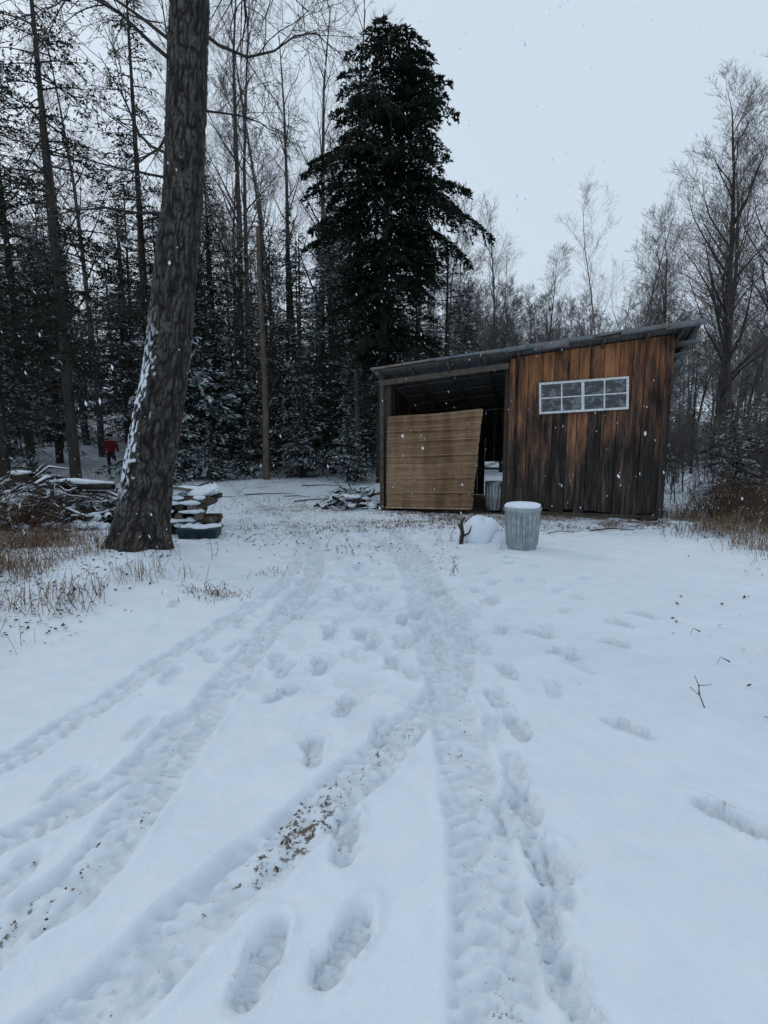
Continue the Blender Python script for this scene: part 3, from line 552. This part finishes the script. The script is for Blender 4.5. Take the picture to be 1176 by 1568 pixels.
for kk in range(6):
    d0 = .15+kk*.68
    g.quadbox([(6.02, d0, roofz(6.02, d0)-.14), (6.5, d0-.03, roofz(6.5, d0)-.13), (6.5, d0+.3, roofz(6.5, d0+.3)-.13), (6.02, d0+.3, roofz(6.02, d0+.3)-.14)], [(6.02, d0, roofz(6.02, d0)-.13), (6.5, d0-.03, roofz(6.5, d0)-.12), (6.5, d0+.3, roofz(6.5, d0+.3)-.12), (6.02, d0+.3, roofz(6.02, d0+.3)-.13)], 0)
obj('tin_roof', g.mesh('tin_roof', [M_TIN], True), shed)
g = Geo(); ss2 = np.linspace(-.15, 6.38, 120); ds2 = np.linspace(-.47, 4.2, 40); S_, D_ = np.meshgrid(ss2, ds2); edge = np.minimum(np.minimum(S_+.15, 6.38-S_), np.minimum(D_+.47, 4.2-D_))
Z_ = eave(S_)-.19*(D_+.5)+.012+.03*sstep(0, .12, edge)+.012*(fbm(S_*4, D_*4, 4)-.5)-.03*(edge < .001)
a = np.stack([S_, D_, Z_], -1).reshape(-1, 3); i, j = np.meshgrid(np.arange(39), np.arange(119), indexing='ij'); q = np.stack([i*120+j, i*120+j+1, (i+1)*120+j+1, (i+1)*120+j], -1).reshape(-1, 4); g._add(a, q=q)
obj('roof_snow', g.mesh('roof_snow', [M_SNOW], True), shed)
# window
win = bpy.data.objects.new('window', None); COL.objects.link(win); win.parent = shed; win.location = (4.37, -.065, 2.585); win.rotation_euler = (0, math.radians(-2.5), 0)
k = NT('white_paint'); n = k.noise(k.coord(), 25, 5); k.col(k.ramp(n, [(.3, (.38, .40, .40)), (.55, (.70, .74, .75))])); M_WHITE = k.m
g = Geo(); W, Hh = .88, .33; fw = .045
g.box((-W, -.03, -Hh), (W, .02, -Hh+fw), 0); g.box((-W, -.03, Hh-fw), (W, .02, Hh), 0)
g.box((-W, -.032, -Hh+fw), (-W+fw, .02, Hh-fw), 0); g.box((W-fw, -.032, -Hh+fw), (W, .02, Hh-fw), 0)
for x_ in (-.42, 0, .42):
    t_ = .03 if x_ == 0 else .014; g.box((x_-t_, -.02, -Hh+fw), (x_+t_, .012, Hh-fw), 0)
for x0, x1 in ((-W+fw, -.434), (-.406, -.03), (.03, .406), (.434, W-fw)): g.box((x0, -.016, -.013), (x1, .01, .013), 0)
obj('window_frame', g.mesh('window_frame', [M_WHITE]), win)
k = NT('window_glass'); k.b.inputs['Roughness'].default_value = .03; k.b.inputs['Specular IOR Level'].default_value = .7
n = k.noise(k.coord((1, 1, 1.6)), 4.5, 4, .7); k.col(k.ramp(n, [(.40, (.006, .008, .010)), (.52, (.03, .036, .042)), (.60, (.16, .18, .20)), (.72, (.05, .06, .065))])); k.bump(k.noise(k.coord(), 3, 2), .8, .06); M_GLASS = k.m
g = Geo()
for ix, (x0, x1) in enumerate(((-W+fw, -.434), (-.406, -.03), (.03, .406), (.434, W-fw))):
    for (z0, z1) in ((-Hh+fw, -.013), (.013, Hh-fw)):
        tl = R.uniform(-.010, .010, 2); g._add([(x0, tl[0], z0), (x1, tl[0], z0), (x1, tl[1], z1), (x0, tl[1], z1)], q=[[0, 1, 2, 3]])
obj('glass', g.mesh('glass', [M_GLASS]), win)
# bamboo blind
g = Geo(); nsl = 100
for i in range(nsl):
    t = i/(nsl-1); L0, L1 = .12+.01*random.random()-.03*(1-t), 2.12+.19*t+.014*random.uniform(-1, 1)
    za = .08+(2.20-.08)*t; zb = .12+(2.34-.12)*t; y0 = -.17-.05*math.sin(t*3.1); hh_ = .0105
    npt = 8; tt = np.linspace(0, 1, npt); p = np.stack([L0+(L1-L0)*tt, y0-.02*np.sin(tt*5+t*2), za+(zb-za)*tt+.005*np.sin(tt*9)-.012*np.sin(tt*3.14)], 1)
    v_ = np.clip(.5+R.normal(0, .22), 0, 1)
    g.tube(p, np.full(npt, hh_*1.12), 4, 0, 0, v_)
for z_ in (.42, .75, 1.28, 1.62, 1.85): g.quadbox([(.1, -.247, z_), (2.12+.08*z_, -.247, z_+.08), (2.12+.08*z_, -.2, z_+.08), (.1, -.2, z_)], [(.1, -.247, z_+.012), (2.12+.08*z_, -.247, z_+.094), (2.12+.08*z_, -.2, z_+.094), (.1, -.2, z_+.012)], 0, .9)
g.quadbox([(.08, -.25, .07), (2.1, -.25, .11), (2.1, -.21, .11), (.08, -.21, .07)], [(.08, -.25, .1), (2.1, -.25, .14), (2.1, -.21, .14), (.08, -.21, .1)], 0, 1.)
k = NT('bamboo_slats'); v = k.coord((.7, 1, 4)); n = k.noise(v, 7, 4, .7); n2_ = k.noise(k.coord((1.6, 1, .3)), 2.2, 3)
c = k.mix(k.attr('var'), (.22, .145, .092), (.44, .315, .21)); c = k.mix(.7, c, k.ramp(n, [(.3, (.55, .52, .49)), (.65, (1.15, 1.1, 1.05))]), 'MULTIPLY'); c = k.mix(.8, c, k.ramp(n2_, [(.35, (.6, .55, .5)), (.6, (1.1, 1.1, 1.1))]), 'MULTIPLY'); k.col(c); k.b.inputs['Roughness'].default_value = .6; M_BAM = k.m
obj('bamboo_blind', g.mesh('bamboo_blind', [M_BAM, M_TIMB]), shed)
# ---------------------------------------------------------------- trash cans
k = NT('galvanised_steel'); v = k.coord(); n = k.noise(v, 8, 5, .7); k.col(k.ramp(n, [(.3, (.20, .23, .245)), (.7, (.40, .44, .45))])); k.b.inputs['Metallic'].default_value = .6; k.b.inputs['Roughness'].default_value = .42; k.b.inputs['Specular IOR Level'].default_value = .5; k.bump(n, .3, .01); M_GALV = k.m
def can(name, x, y, zz, lid=True, parent=None, rot=0):
    e = bpy.data.objects.new(name, None); COL.objects.link(e); e.location = (x, y, zz); e.rotation_euler = (.02, -.03, rot); e.parent = parent
    g = Geo()
    prof = [(0.01, .015), (.205, .015), (.215, 0), (.222, .02), (.222, .05), (.224, .075), (.229, .10), (.240, .30), (.247, .345), (.243, .36), (.253, .55), (.257, .575), (.262, .60), (.262, .635), (.268, .64), (.268, .655), (.255, .655)]
    def fl(k_, th_):
        on = 1. if 6 <= k_ <= 10 else 0.
        return on*.014*np.tanh(3*np.sin(th_*18))+.004*np.sin(th_*2+prof[k_][1]*4)
    g.lathe(prof, 200, 0, fl)
    for sg in (-.3, math.pi-.3):
        p = [(math.cos(sg)*(.25+.045*math.sin(t))-math.sin(sg)*.07*math.cos(t), math.sin(sg)*(.25+.045*math.sin(t))+math.cos(sg)*.07*math.cos(t), .47-.05*math.sin(t)) for t in np.linspace(0, math.pi, 9)]; g.tube(p, [.006]*9, 6, 0)
    obj('body', g.mesh('can_body', [M_GALV], True), e)
    if lid:
        g = Geo(); g.lathe([(.285, .622), (.288, .66), (.283, .668), (.27, .675), (.15, .705), (.02, .715)], 64, 0); obj('lid', g.mesh('can_lid', [M_GALV], True), e)
        g = Geo(); pr = [(.262, .678), (.270, .695), (.262, .712), (.23, .725), (.15, .735), (.07, .742), (.01, .744)]; g.lathe(pr, 48, 0, lambda k_, th_: .006*np.sin(th_*3+k_)+.004*np.sin(th_*7)); obj('lid_snow', g.mesh('lid_snow', [M_SNOW], True), e)
    return e
can('trash_can', 2.13, 7.95, gz(2.13, 7.95)-.03, rot=.3)
can('trash_can', 2.62, 12.2, .05, lid=False, rot=1)
g = Geo(); g.box((1.2, 2.2, .9), (2.7, 2.6, .94), var=.4); g.box((.3, 3.0, .0), (1.4, 3.6, .8), var=.05, jit=.02); g.box((1.25, 2.25, 0), (1.31, 2.31, .9)); g.box((2.6, 2.25, 0), (2.66, 2.31, .9))
obj('workbench', g.mesh('workbench', [M_TIMB]), shed)
# ---------------------------------------------------------------- snow mound with a broken branch
g = Geo(); zz = gz(1.62, 8.6); g.lump((1.60, 8.6, zz+.10), (.31, .27, .29), 0, 3, nu=30, nv=18, rough=.3); g.lump((1.90, 8.45, zz), (.24, .2, .18), 0, 7, nu=24, nv=14)
obj('snow_mound', g.mesh('snow_mound', [M_SNOW], True))
g = Geo()
g.tube([(1.24, 8.35, zz-.05), (1.27, 8.36, zz+.15), (1.25, 8.38, zz+.32), (1.31, 8.4, zz+.42)], [.03, .035, .028, .012], 7, 0); g.tube([(1.26, 8.36, zz+.18), (1.20, 8.3, zz+.3), (1.17, 8.28, zz+.36)], [.02, .014, .006], 5, 0); g.tube([(1.27, 8.36, zz+.1), (1.38, 8.38, zz+.16), (1.42, 8.4, zz+.27)], [.02, .014, .006], 5, 0)
obj('broken_stump', g.mesh('broken_stump', [M_BARKD], True))
# ---------------------------------------------------------------- brush piles
def brush(name, x, y, rx, ry, h, n, seed, snowy=.6, logs=0):
    r = np.random.default_rng(seed); g = Geo()
    for i in range(n):
        a = r.uniform(0, 6.28); q_ = r.random()**.6; px, py = x+rx*q_*math.cos(a), y+ry*q_*math.sin(a); z0 = gz(px, py)+h*(1-q_*q_)*r.uniform(.0, 1)
        L = r.uniform(.2, .8)*min(rx, 1.2)+.2; b = r.uniform(0, 6.28); d = np.array([math.cos(b), math.sin(b), r.uniform(-.5, .7)])*L/2; c = np.array([px, py, z0]); rad = r.choice([.004, .008, .016, .035], p=[.4, .33, .19, .08])
        if i < logs: rad = r.uniform(.05, .10); d[2] *= .3
        mid = c+r.normal(0, .07 if rad < .04 else .01, 3); P = [c-d, (c-d+mid)/2+r.normal(0, .03 if rad < .04 else .005, 3), mid, c+d]; g.tube(P, [rad, rad*.95, rad*.85, rad*(.4 if rad < .04 else .75)], 6, 0, 0, r.random())
        if (r.random() < snowy and rad > .005) or i < logs:
            P2 = [np.array(p)+np.array([0, 0, rad*.7+.008]) for p in P]; g.tube(P2, [rad*.6, rad*.85+.006, rad*.7+.005, rad*.3], 6, 1, 1.)
    for i in range(max(4, n//14)):
        a = r.uniform(0, 6.28); q_ = r.random()**.6; px, py = x+rx*q_*math.cos(a), y+ry*q_*math.sin(a); g.lump((px, py, gz(px, py)+h*(1-q_*q_)*.6), (r.uniform(.07, .2), r.uniform(.07, .18), r.uniform(.04, .09)), 1, i, rough=.4)
    obj(name, g.mesh(name, [M_BARKD, M_SNOW], True))
brush('brush_pile', -.85, 13.1, .75, .6, .62, 170, 1, logs=3); brush('brush_pile', -6.6, 10.2, 1.6, 1.0, 1.05, 460, 2, .4, 10); brush('brush_pile', -9.2, 12.5, 2.2, 1.4, 1.1, 420, 3, .4, 8); brush('brush_pile', -8.7, 9.4, 1.5, 1.2, .8, 240, 4, .4, 6); brush('brush_pile', -5.4, 11.2, .9, .6, .8, 180, 5, .4, 4)
# ---------------------------------------------------------------- wood pile
g = Geo(); r = np.random.default_rng(9); bx, by = -3.72, 9.6; z = gz(bx, by)+.02
for lay in range(5):
    hh_ = r.uniform(.11, .17); n_ = 4
    for i in range(n_):
        x0 = bx-.5+i*.29+r.uniform(-.07, .07); yl = r.uniform(-.65, -.35)
        if lay % 3 != 1:
            M_ = Matrix.Translation((x0, by, z+hh_/2)) @ Matrix.Rotation(r.normal(0, .15), 4, 'Z') @ Matrix.Rotation(r.normal(0, .05), 4, 'X')
            P = [M_ @ Vector((0, yl, 0)), M_ @ Vector((0, 0, r.uniform(-.01, .01))), M_ @ Vector((0, .5, 0))]; rad = hh_*.52*r.uniform(.8, 1.08)
            g.tube([list(p) for p in P], [rad, rad*.97, rad*.92], 8, 0, 0, r.random()*.5)
            g.lathe([(0.001, 0), (rad, 0)], 8, 0); v_ = g.v[-1]; g.v[-1] = np.stack([v_[:, 0]+P[0][0], np.full(len(v_), P[0][1]+.002), v_[:, 1]+P[0][2]], 1); g.var[-1] = np.full(len(v_), r.uniform(.5, 1))
        else:
            g.box((bx-.6+r.uniform(-.05, .12), by-.55+i*.25, z), (bx+.55+r.uniform(-.2, .2), by-.55+i*.25+.19, z+hh_*.6), 0, var=r.random(), jit=.02)
    z += hh_*.92 if lay % 3 != 1 else hh_*.6
    for k_ in range(6): g.lump((bx+r.uniform(-.5, .55), by-.5+r.uniform(-.1, .03), z), (r.uniform(.06, .18), r.uniform(.05, .1), r.uniform(.025, .05)), 1, lay*7+k_)
zt = z
for i in range(16): g.lump((bx+r.uniform(-.5, .5), by+r.uniform(-.55, .4), zt+.01+.13*r.random()), (r.uniform(.12, .28), r.uniform(.12, .26), r.uniform(.05, .10)), 1, i+20, rough=.45)
for i in range(5):
    M_ = Matrix.Translation((bx+r.uniform(-.3, .3), by+r.uniform(-.4, .2), zt+.12)) @ Matrix.Rotation(r.uniform(-1.2, 1.2), 4, 'Z') @ Matrix.Rotation(r.normal(0, .12), 4, 'Y'); g.box((-.4, -.06, -.02), (.4, .06, .02), 0, var=r.random(), M=M_)
obj('firewood_pile', g.mesh('firewood_pile', [M_TIMB, M_SNOW]))
k = NT('teal_plastic'); n = k.noise(k.coord(), 9, 4); k.col(k.ramp(n, [(.3, (.008, .022, .027)), (.7, (.02, .045, .052))])); k.b.inputs['Roughness'].default_value = .5; M_TEAL = k.m
g = Geo(); x0, y0 = -3.15, 8.85; z0 = gz(x0, y0)-.07; M_ = Matrix.Translation((x0, y0, z0)) @ Matrix.Rotation(.1, 4, 'Z')
g.quadbox([list(M_ @ Vector(p)) for p in ((-.28, -.2, -.04), (.28, -.2, -.04), (.28, .2, -.04), (-.28, .2, -.04))], [list(M_ @ Vector(p)) for p in ((-.32, -.24, .2), (.32, -.24, .2), (.32, .24, .2), (-.32, .24, .2))], 0)
g.box((-.34, -.26, .2), (.34, .26, .235), 0, M=M_)
for s_ in (-.2, .0, .2): g.box((s_-.012, -.256, .0), (s_+.012, -.235, .2), 0, M=M_)
for i in range(6): g.lump((x0+random.uniform(-.2, .2), y0+random.uniform(-.12, .12), z0+.235), (.15, .12, .045), 1, i+60)
obj('storage_bin', g.mesh('storage_bin', [M_TEAL, M_SNOW]))

# ---------------------------------------------------------------- grasses, weeds, litter
def inblk(x, y):
    ls = (x-.03)*.953-(y-12.6)*.3; ld = (x-.03)*.3+(y-12.6)*.953
    return (ls > -.05)&(ls < 6.1)&(ld > -.1)&(ld < 4.2)
def grass(name, patches, mat, hmin, hmax, w, lean=.5, tuft=.12, per=14):
    r = np.random.default_rng(len(name)+len(patches)); g = Geo()
    for (x, y, rx, ry, n) in patches:
        nt = max(1, n//per); tx = x+rx*r.normal(0, .5, nt); ty = y+ry*r.normal(0, .5, nt); id_ = r.integers(0, nt, n)
        px = tx[id_]+r.normal(0, tuft, n); py = ty[id_]+r.normal(0, tuft, n); ok = ~inblk(px, py)&~((np.abs(px) < 1.3)&(py < 6)); px = px[ok]; py = py[ok]; m_ = len(px)
        if m_ == 0: continue
        pz = base_h(px, py); hh_ = r.uniform(hmin, hmax, m_); a = r.uniform(0, 6.28, m_); ln = r.random(m_)**1.2*lean*1.6
        mid = np.stack([px+np.cos(a)*ln*hh_*.3, py+np.sin(a)*ln*hh_*.3, pz+hh_*.6], 1); tip = np.stack([px+np.cos(a)*ln*hh_, py+np.sin(a)*ln*hh_, pz+hh_*(1-.5*ln)], 1); b = np.stack([px, py, pz-.02], 1)
        sd = np.stack([-np.sin(a+.5), np.cos(a+.5), a*0], 1)*w/2
        V = np.stack([b-sd, b+sd, mid+sd*.8, mid-sd*.8, tip], 1).reshape(-1, 3); o_ = np.arange(m_)[:, None]*5
        g._add(V, q=o_+np.array([[0, 1, 2, 3]]), t=o_+np.array([[3, 2, 4]]), var=np.repeat(r.random(m_), 5), snow=np.repeat((r.random(m_) < .06)*.8, 5))
    obj(name, g.mesh(name, [mat]))
grass('dead_grass', [(-1.4, 9.7, 1.6, .9, 500), (.2, 10.3, 1.4, .8, 700), (1.6, 10.9, 1.1, .7, 900), (3.3, 10.9, 1.2, .45, 1100), (5.2, 10.3, 1.0, .45, 1100), (-1.7, 5.35, .16, .12, 110), (-1.9, 5.5, .2, .1, 60), (-1.35, 6.3, .2, .15, 60), (-2.4, 12.5, 1.8, 1.5, 700), (-4.2, 17, 2.5, 2.0, 700), (2.4, 9.4, .9, .6, 300), (.3, 11.7, .8, .4, 300)], M_GRASS, .02, .075, .007, 1.2, .13, 9)
grass('dry_grass', [(7.2, 10.3, 1.0, .9, 1500), (8.6, 9.2, 1.2, 1.1, 1600), (6.3, 9.2, .8, .8, 900), (5.8, 7.9, .6, .7, 400), (9.6, 12, 2, 1.6, 1700), (6.6, 7.0, .8, .9, 700), (5.6, 6.3, .5, .6, 160), (-5.6, 8.2, 1.0, .9, 1300), (-6.6, 6.9, 1.1, .8, 1500), (-4.9, 6.3, .8, .8, 1000), (-5.0, 5.0, .8, .8, 1200), (-4.1, 4.5, .6, .7, 800), (-4.0, 7.0, .4, .3, 200), (-3.7, 3.6, .5, .6, 900), (-3.1, 3.0, .25, .3, 240), (11, 9, 2, 2, 1200), (-2.9, 6.1, .6, .4, 120), (6.3, 11.3, .4, .6, 400), (-3.3, 5.1, .4, .5, 140)], M_GRASS, .10, .36, .006, 1.1, .13, 8)
def weeds(name, patches, seed, hmin, hmax, th_=.0035):
    r = np.random.default_rng(seed); g = Geo()
    for (x, y, rx, ry, n) in patches:
        for i in range(n):
            px, py = x+rx*r.normal(0, .5), y+ry*r.normal(0, .5)
            if inblk(np.array([px]), np.array([py]))[0]: continue
            p = np.array([px, py, gz(px, py)-.03]); Hh_ = r.uniform(hmin, hmax); d = np.array([r.normal(0, .35), r.normal(0, .35), 1.]); pts = [p]
            for k_ in range(4): d = d+r.normal(0, .16, 3); pts.append(pts[-1]+d/np.linalg.norm(d)*Hh_/4)
            va_ = r.random(); g.tube(pts, [th_*1.3, th_*1.1, th_, th_*.8, th_*.5], 3, 0, 0, va_)
            for k_ in range(r.integers(3, 9)):
                s_ = pts[r.integers(1, 5)]; e_ = s_+np.array([r.normal(0, .4), r.normal(0, .4), r.uniform(.1, .8)])*Hh_*.35; m_ = (s_+e_)/2+r.normal(0, .01, 3); g.tube([s_, m_, e_], [th_*.7, th_*.6, th_*.4], 3, 0, 0, va_)
                if r.random() < .6: g.leaves(np.array([e_]), r.normal(0, 1, (1, 3)), np.array([[0, 0, 1.]]), r.uniform(.01, .035), r.uniform(.008, .022), 0, float(r.random() < .4), va_)
    obj(name, g.mesh(name, [M_WEED]))
weeds('dry_weeds', [(-5.6, 8.0, 1.1, .9, 190), (-6.6, 6.6, .9, 1.0, 180), (-4.9, 5.9, .8, .9, 150), (-4.4, 4.6, .6, .8, 130), (-3.7, 3.5, .5, .6, 110), (-3.1, 7.0, .7, .4, 18), (-3.2, 5.4, .5, .5, 16), (8, 10, 1.6, 1.3, 300), (6.8, 7.6, .8, .9, 140), (6.0, 6.0, .7, .9, 50), (5.4, 8.8, .7, .5, 40), (3.0, 3.6, .5, .3, 8), (2.15, 2.9, .3, .2, 3), (1.5, 8.7, .6, .3, 20), (1.3, 11.0, .8, .6, 30), (-1.85, 5.35, .2, .1, 8), (-.6, 7.5, .3, .2, 5), (.9, 6.3, .2, .2, 4)], 3, .08, .32)
weeds('bramble_patch', [(8.6, 11.5, 1.6, 1.3, 300), (10.5, 13.5, 2.2, 1.6, 300), (-7.8, 8.4, 1.2, 1.0, 190), (-9, 11, 2, 1.5, 260), (11, 10, 1.5, 1.5, 200), (6.9, 10.9, .6, .8, 150), (7.4, 9.3, .8, .8, 110), (-6.4, 9.2, 1.1, .6, 150), (-7.5, 13, 2, 1.5, 140)], 4, .3, .95, .0045)
r = np.random.default_rng(12); g = Geo(); LP = [(-5, 6.5, 2, 2, 1100), (-6, 8.5, 1.6, 1, 500), (6.5, 6.5, 1.8, 2.4, 500), (8.5, 8.5, 1.5, 1.5, 500), (-2, 9.5, 2, 1.5, 600), (1.5, 10, 2, .8, 800), (4.5, 10, 1.6, .6, 500), (-.33, 2.05, .18, .35, 60), (-1.2, 1.7, .12, .3, 20), (.4, 2.4, .10, .5, 16), (3.2, 4.5, 1, 1.5, 30), (-3, 14, 3, 2, 900), (-3.5, 4.6, .9, 1.2, 260), (0, 8, 1.5, 1.2, 160)]
for (x, y, rx, ry, n) in LP:
    px = x+rx*r.normal(0, .5, n); py = y+ry*r.normal(0, .5, n); ok = ~inblk(px, py); px = px[ok]; py = py[ok]; n = len(px); inner = (np.abs(x) < 1.4)&(y < 3.5)
    pz = base_h(px, py)+(-.020 if inner else .016); c = np.stack([px, py, pz], 1); a = r.uniform(0, 6.28, n); d = np.stack([np.cos(a), np.sin(a), r.normal(0, .3, n)], 1); nn = r.normal(0, .35, (n, 3)); nn[:, 2] += 1
    l_ = r.uniform(.010, .026, n) if inner else r.uniform(.02, .055, n); g.leaves(c, d, nn, l_, l_*.6, 0, 0., r.random(n))
obj('fallen_leaves', g.mesh('fallen_leaves', [M_LITTER]))
g = Geo()
for (x, y, L, a) in [(-1.9, 14.5, 1.2, .4), (-2.6, 15.5, .9, -.3), (-1.2, 13.9, 1.1, .2), (-3.5, 16, 1.5, .1), (-.6, 16.2, 1.2, .5), (-2, 17.6, 1.6, -.2), (3.15, 9.2, .5, .1), (4.2, 9.5, .8, .0), (2.45, 3.6, .09, 0), (2.6, 4.2, .1, .3), (-5, 15, 1.4, .3)]:
    z_ = gz(x, y)+.02; c_, s_ = math.cos(a)*L/2, math.sin(a)*L/2; g.tube([(x-c_, y-s_, z_), (x, y+.04, z_+.03), (x+c_, y+s_, z_+.01)], [.018*min(1, L), .015*min(1, L), .006], 5, 0)
obj('fallen_branches', g.mesh('fallen_branches', [M_BARKD]))

# ---------------------------------------------------------------- far person in a red coat
px, py = -11.4, 22.; person = bpy.data.objects.new('person', None); COL.objects.link(person); person.location = (px, py, gz(px, py)); person.rotation_euler = (0, 0, .6); person.scale = (.97,)*3
def skin(name, V, E, Rd, mat, root=0):
    me_ = bpy.data.meshes.new(name); me_.from_pydata(V, E, []); me_.materials.append(mat); o = obj(name, me_, person)
    bpy.context.view_layer.objects.active = o; o.modifiers.new('skin', 'SKIN'); 
    if not me_.skin_vertices: 
        import bmesh
        bm = bmesh.new(); bm.from_mesh(me_); bm.verts.layers.skin.verify(); bm.to_mesh(me_); bm.free()
    for i, rd in enumerate(Rd): me_.skin_vertices[0].data[i].radius = (rd, rd) if not isinstance(rd, tuple) else rd
    me_.skin_vertices[0].data[root].use_root = True
    sm = o.modifiers.new('sub', 'SUBSURF'); sm.levels = 1; sm.render_levels = 1; return o
k = NT('red_coat'); n = k.noise(k.coord(), 14, 3); k.col(k.ramp(n, [(.3, (.10, .014, .015)), (.7, (.18, .028, .028))])); M_RED = k.m
k = NT('dark_trousers'); n = k.noise(k.coord(), 14, 3); k.col(k.ramp(n, [(.3, (.015, .016, .02)), (.7, (.035, .036, .042))])); M_TRO = k.m
k = NT('skin_tone'); k.col((.45, .27, .2)); k.b.inputs['Roughness'].default_value = .6; M_SKIN = k.m
skin('legs', [(0, 0, .95), (-.1, 0, .86), (-.11, -.03, .48), (-.12, .02, .09), (-.13, -.14, .05), (.1, 0, .86), (.12, .08, .48), (.13, .14, .09), (.14, 0, .05)], [(0, 1), (1, 2), (2, 3), (3, 4), (0, 5), (5, 6), (6, 7), (7, 8)], [(.15, .12), .10, .07, .05, .045, .10, .07, .05, .045], M_TRO)
skin('coat', [(0, 0, .9), (0, 0, 1.15), (0, 0, 1.38), (0, -.01, 1.48), (-.19, 0, 1.4), (-.25, -.02, 1.12), (-.24, -.14, .90), (.19, 0, 1.4), (.26, .0, 1.12), (.26, -.10, .88)], [(0, 1), (1, 2), (2, 3), (2, 4), (4, 5), (5, 6), (2, 7), (7, 8), (8, 9)], [(.19, .14), (.18, .13), (.17, .12), .07, .075, .06, .045, .075, .06, .045], M_RED)
skin('neck_and_head', [(0, -.01, 1.46), (0, -.02, 1.54), (0, -.03, 1.62), (0, -.03, 1.70)], [(0, 1), (1, 2), (2, 3)], [.05, .055, (.078, .095), (.07, .085)], M_SKIN)
g = Geo(); g.lump((0, -.015, 1.70), (.092, .108, .085), 0, 3, rough=.05); g.lump((0, -.135, 1.63), (.014, .022, .022), 1, 2, rough=.02)
for sx in (-1, 1): g.lump((.033*sx, -.118, 1.655), (.012, .008, .008), 0, 2, rough=.02); g.lump((.085*sx, -.02, 1.63), (.012, .022, .032), 1, 2, rough=.02)
g.lump((0, -.122, 1.585), (.028, .01, .007), 2, 2, rough=.02); obj('hat_and_face', g.mesh('hat_and_face', [M_TRO, M_SKIN, M_RED], True), person)
for nm, (hx, hy, hz), sx in (('hand_left', (-.24, -.16, .87), -1), ('hand_right', (.26, -.12, .85), 1)):
    V = [(hx, hy, hz), (hx, hy-.02, hz-.06)]; E = [(0, 1)]; RD = [.024, .032]
    for f in range(4):
        b = len(V); yo = (f-1.5)*.018; l_ = (.07, .08, .075, .06)[f]; V += [(hx, hy-.02+yo, hz-.10), (hx-sx*.008, hy-.025+yo, hz-.10-l_*.5), (hx-sx*.02, hy-.03+yo, hz-.10-l_)]; E += [(1, b), (b, b+1), (b+1, b+2)]; RD += [.01, .009, .008]
    b = len(V); V += [(hx-sx*.01, hy-.055, hz-.05), (hx-sx*.015, hy-.075, hz-.085)]; E += [(1, b), (b, b+1)]; RD += [.011, .009]
    skin(nm, V, E, RD, M_SKIN)

# ---------------------------------------------------------------- falling snow
r = np.random.default_rng(33); n = 2800; yy = 1.8+r.random(n)**.9*15; xx = r.uniform(-.85, .85, n)*(yy+2); zz = r.uniform(.1, 13, n); sz = r.uniform(.003, .0085, n)
dirn = np.stack([-.25+r.normal(0, .12, n), r.normal(0, .1, n), np.ones(n)], 1); dirn /= np.linalg.norm(dirn, axis=1, keepdims=True); c = np.stack([xx, yy, zz], 1)
s1 = np.cross(dirn, [0, 1., 0]); s1 /= np.linalg.norm(s1, axis=1, keepdims=True); s2 = np.cross(dirn, s1); L = (sz*r.uniform(1.2, 3.8, n))[:, None]; s_ = sz[:, None]
V = np.stack([c-dirn*L, c+s1*s_, c+s2*s_, c-s1*s_, c-s2*s_, c+dirn*L], 1).reshape(-1, 3); o_ = np.arange(n)[:, None, None]*6
T = (o_+np.array([[0, 2, 1], [0, 3, 2], [0, 4, 3], [0, 1, 4], [5, 1, 2], [5, 2, 3], [5, 3, 4], [5, 4, 1]])[None]).reshape(-1, 3)
g = Geo(); g._add(V, t=T); obj('falling_snow', g.mesh('falling_snow', [M_SNOW], True))

# ---------------------------------------------------------------- light
w = bpy.data.worlds.new('World'); scene.world = w; w.use_nodes = True; t = w.node_tree; bg = t.nodes['Background']
sk = t.nodes.new('ShaderNodeTexSky'); sk.sky_type = 'NISHITA'; sk.sun_disc = False; el, az = math.radians(32), math.radians(-50); sk.sun_elevation = el; sk.sun_rotation = az; sk.dust_density = 3; sk.air_density = 1.2
hs_ = t.nodes.new('ShaderNodeHueSaturation'); hs_.inputs['Saturation'].default_value = .35; t.links.new(sk.outputs[0], hs_.inputs['Color'])
mx = t.nodes.new('ShaderNodeMix'); mx.data_type = 'RGBA'; mx.inputs[0].default_value = .92; t.links.new(hs_.outputs[0], mx.inputs[6]); mx.inputs[7].default_value = (6.4, 7.5, 8.7, 1)
t.links.new(mx.outputs[2], bg.inputs[0]); bg.inputs[1].default_value = .1
sun = bpy.data.lights.new('sun', 'SUN'); sun.energy = .6; sun.angle = math.radians(12); sun.color = (1, .97, .93); so = bpy.data.objects.new('sun', sun); COL.objects.link(so)
dv = Vector((math.sin(az)*math.cos(el), math.cos(az)*math.cos(el), math.sin(el))); so.rotation_euler = dv.to_track_quat('Z', 'Y').to_euler(); so.location = (0, 0, 30)
scene.view_settings.view_transform = 'Standard'; scene.view_settings.look = 'None'; scene.view_settings.exposure = 0
print('done')
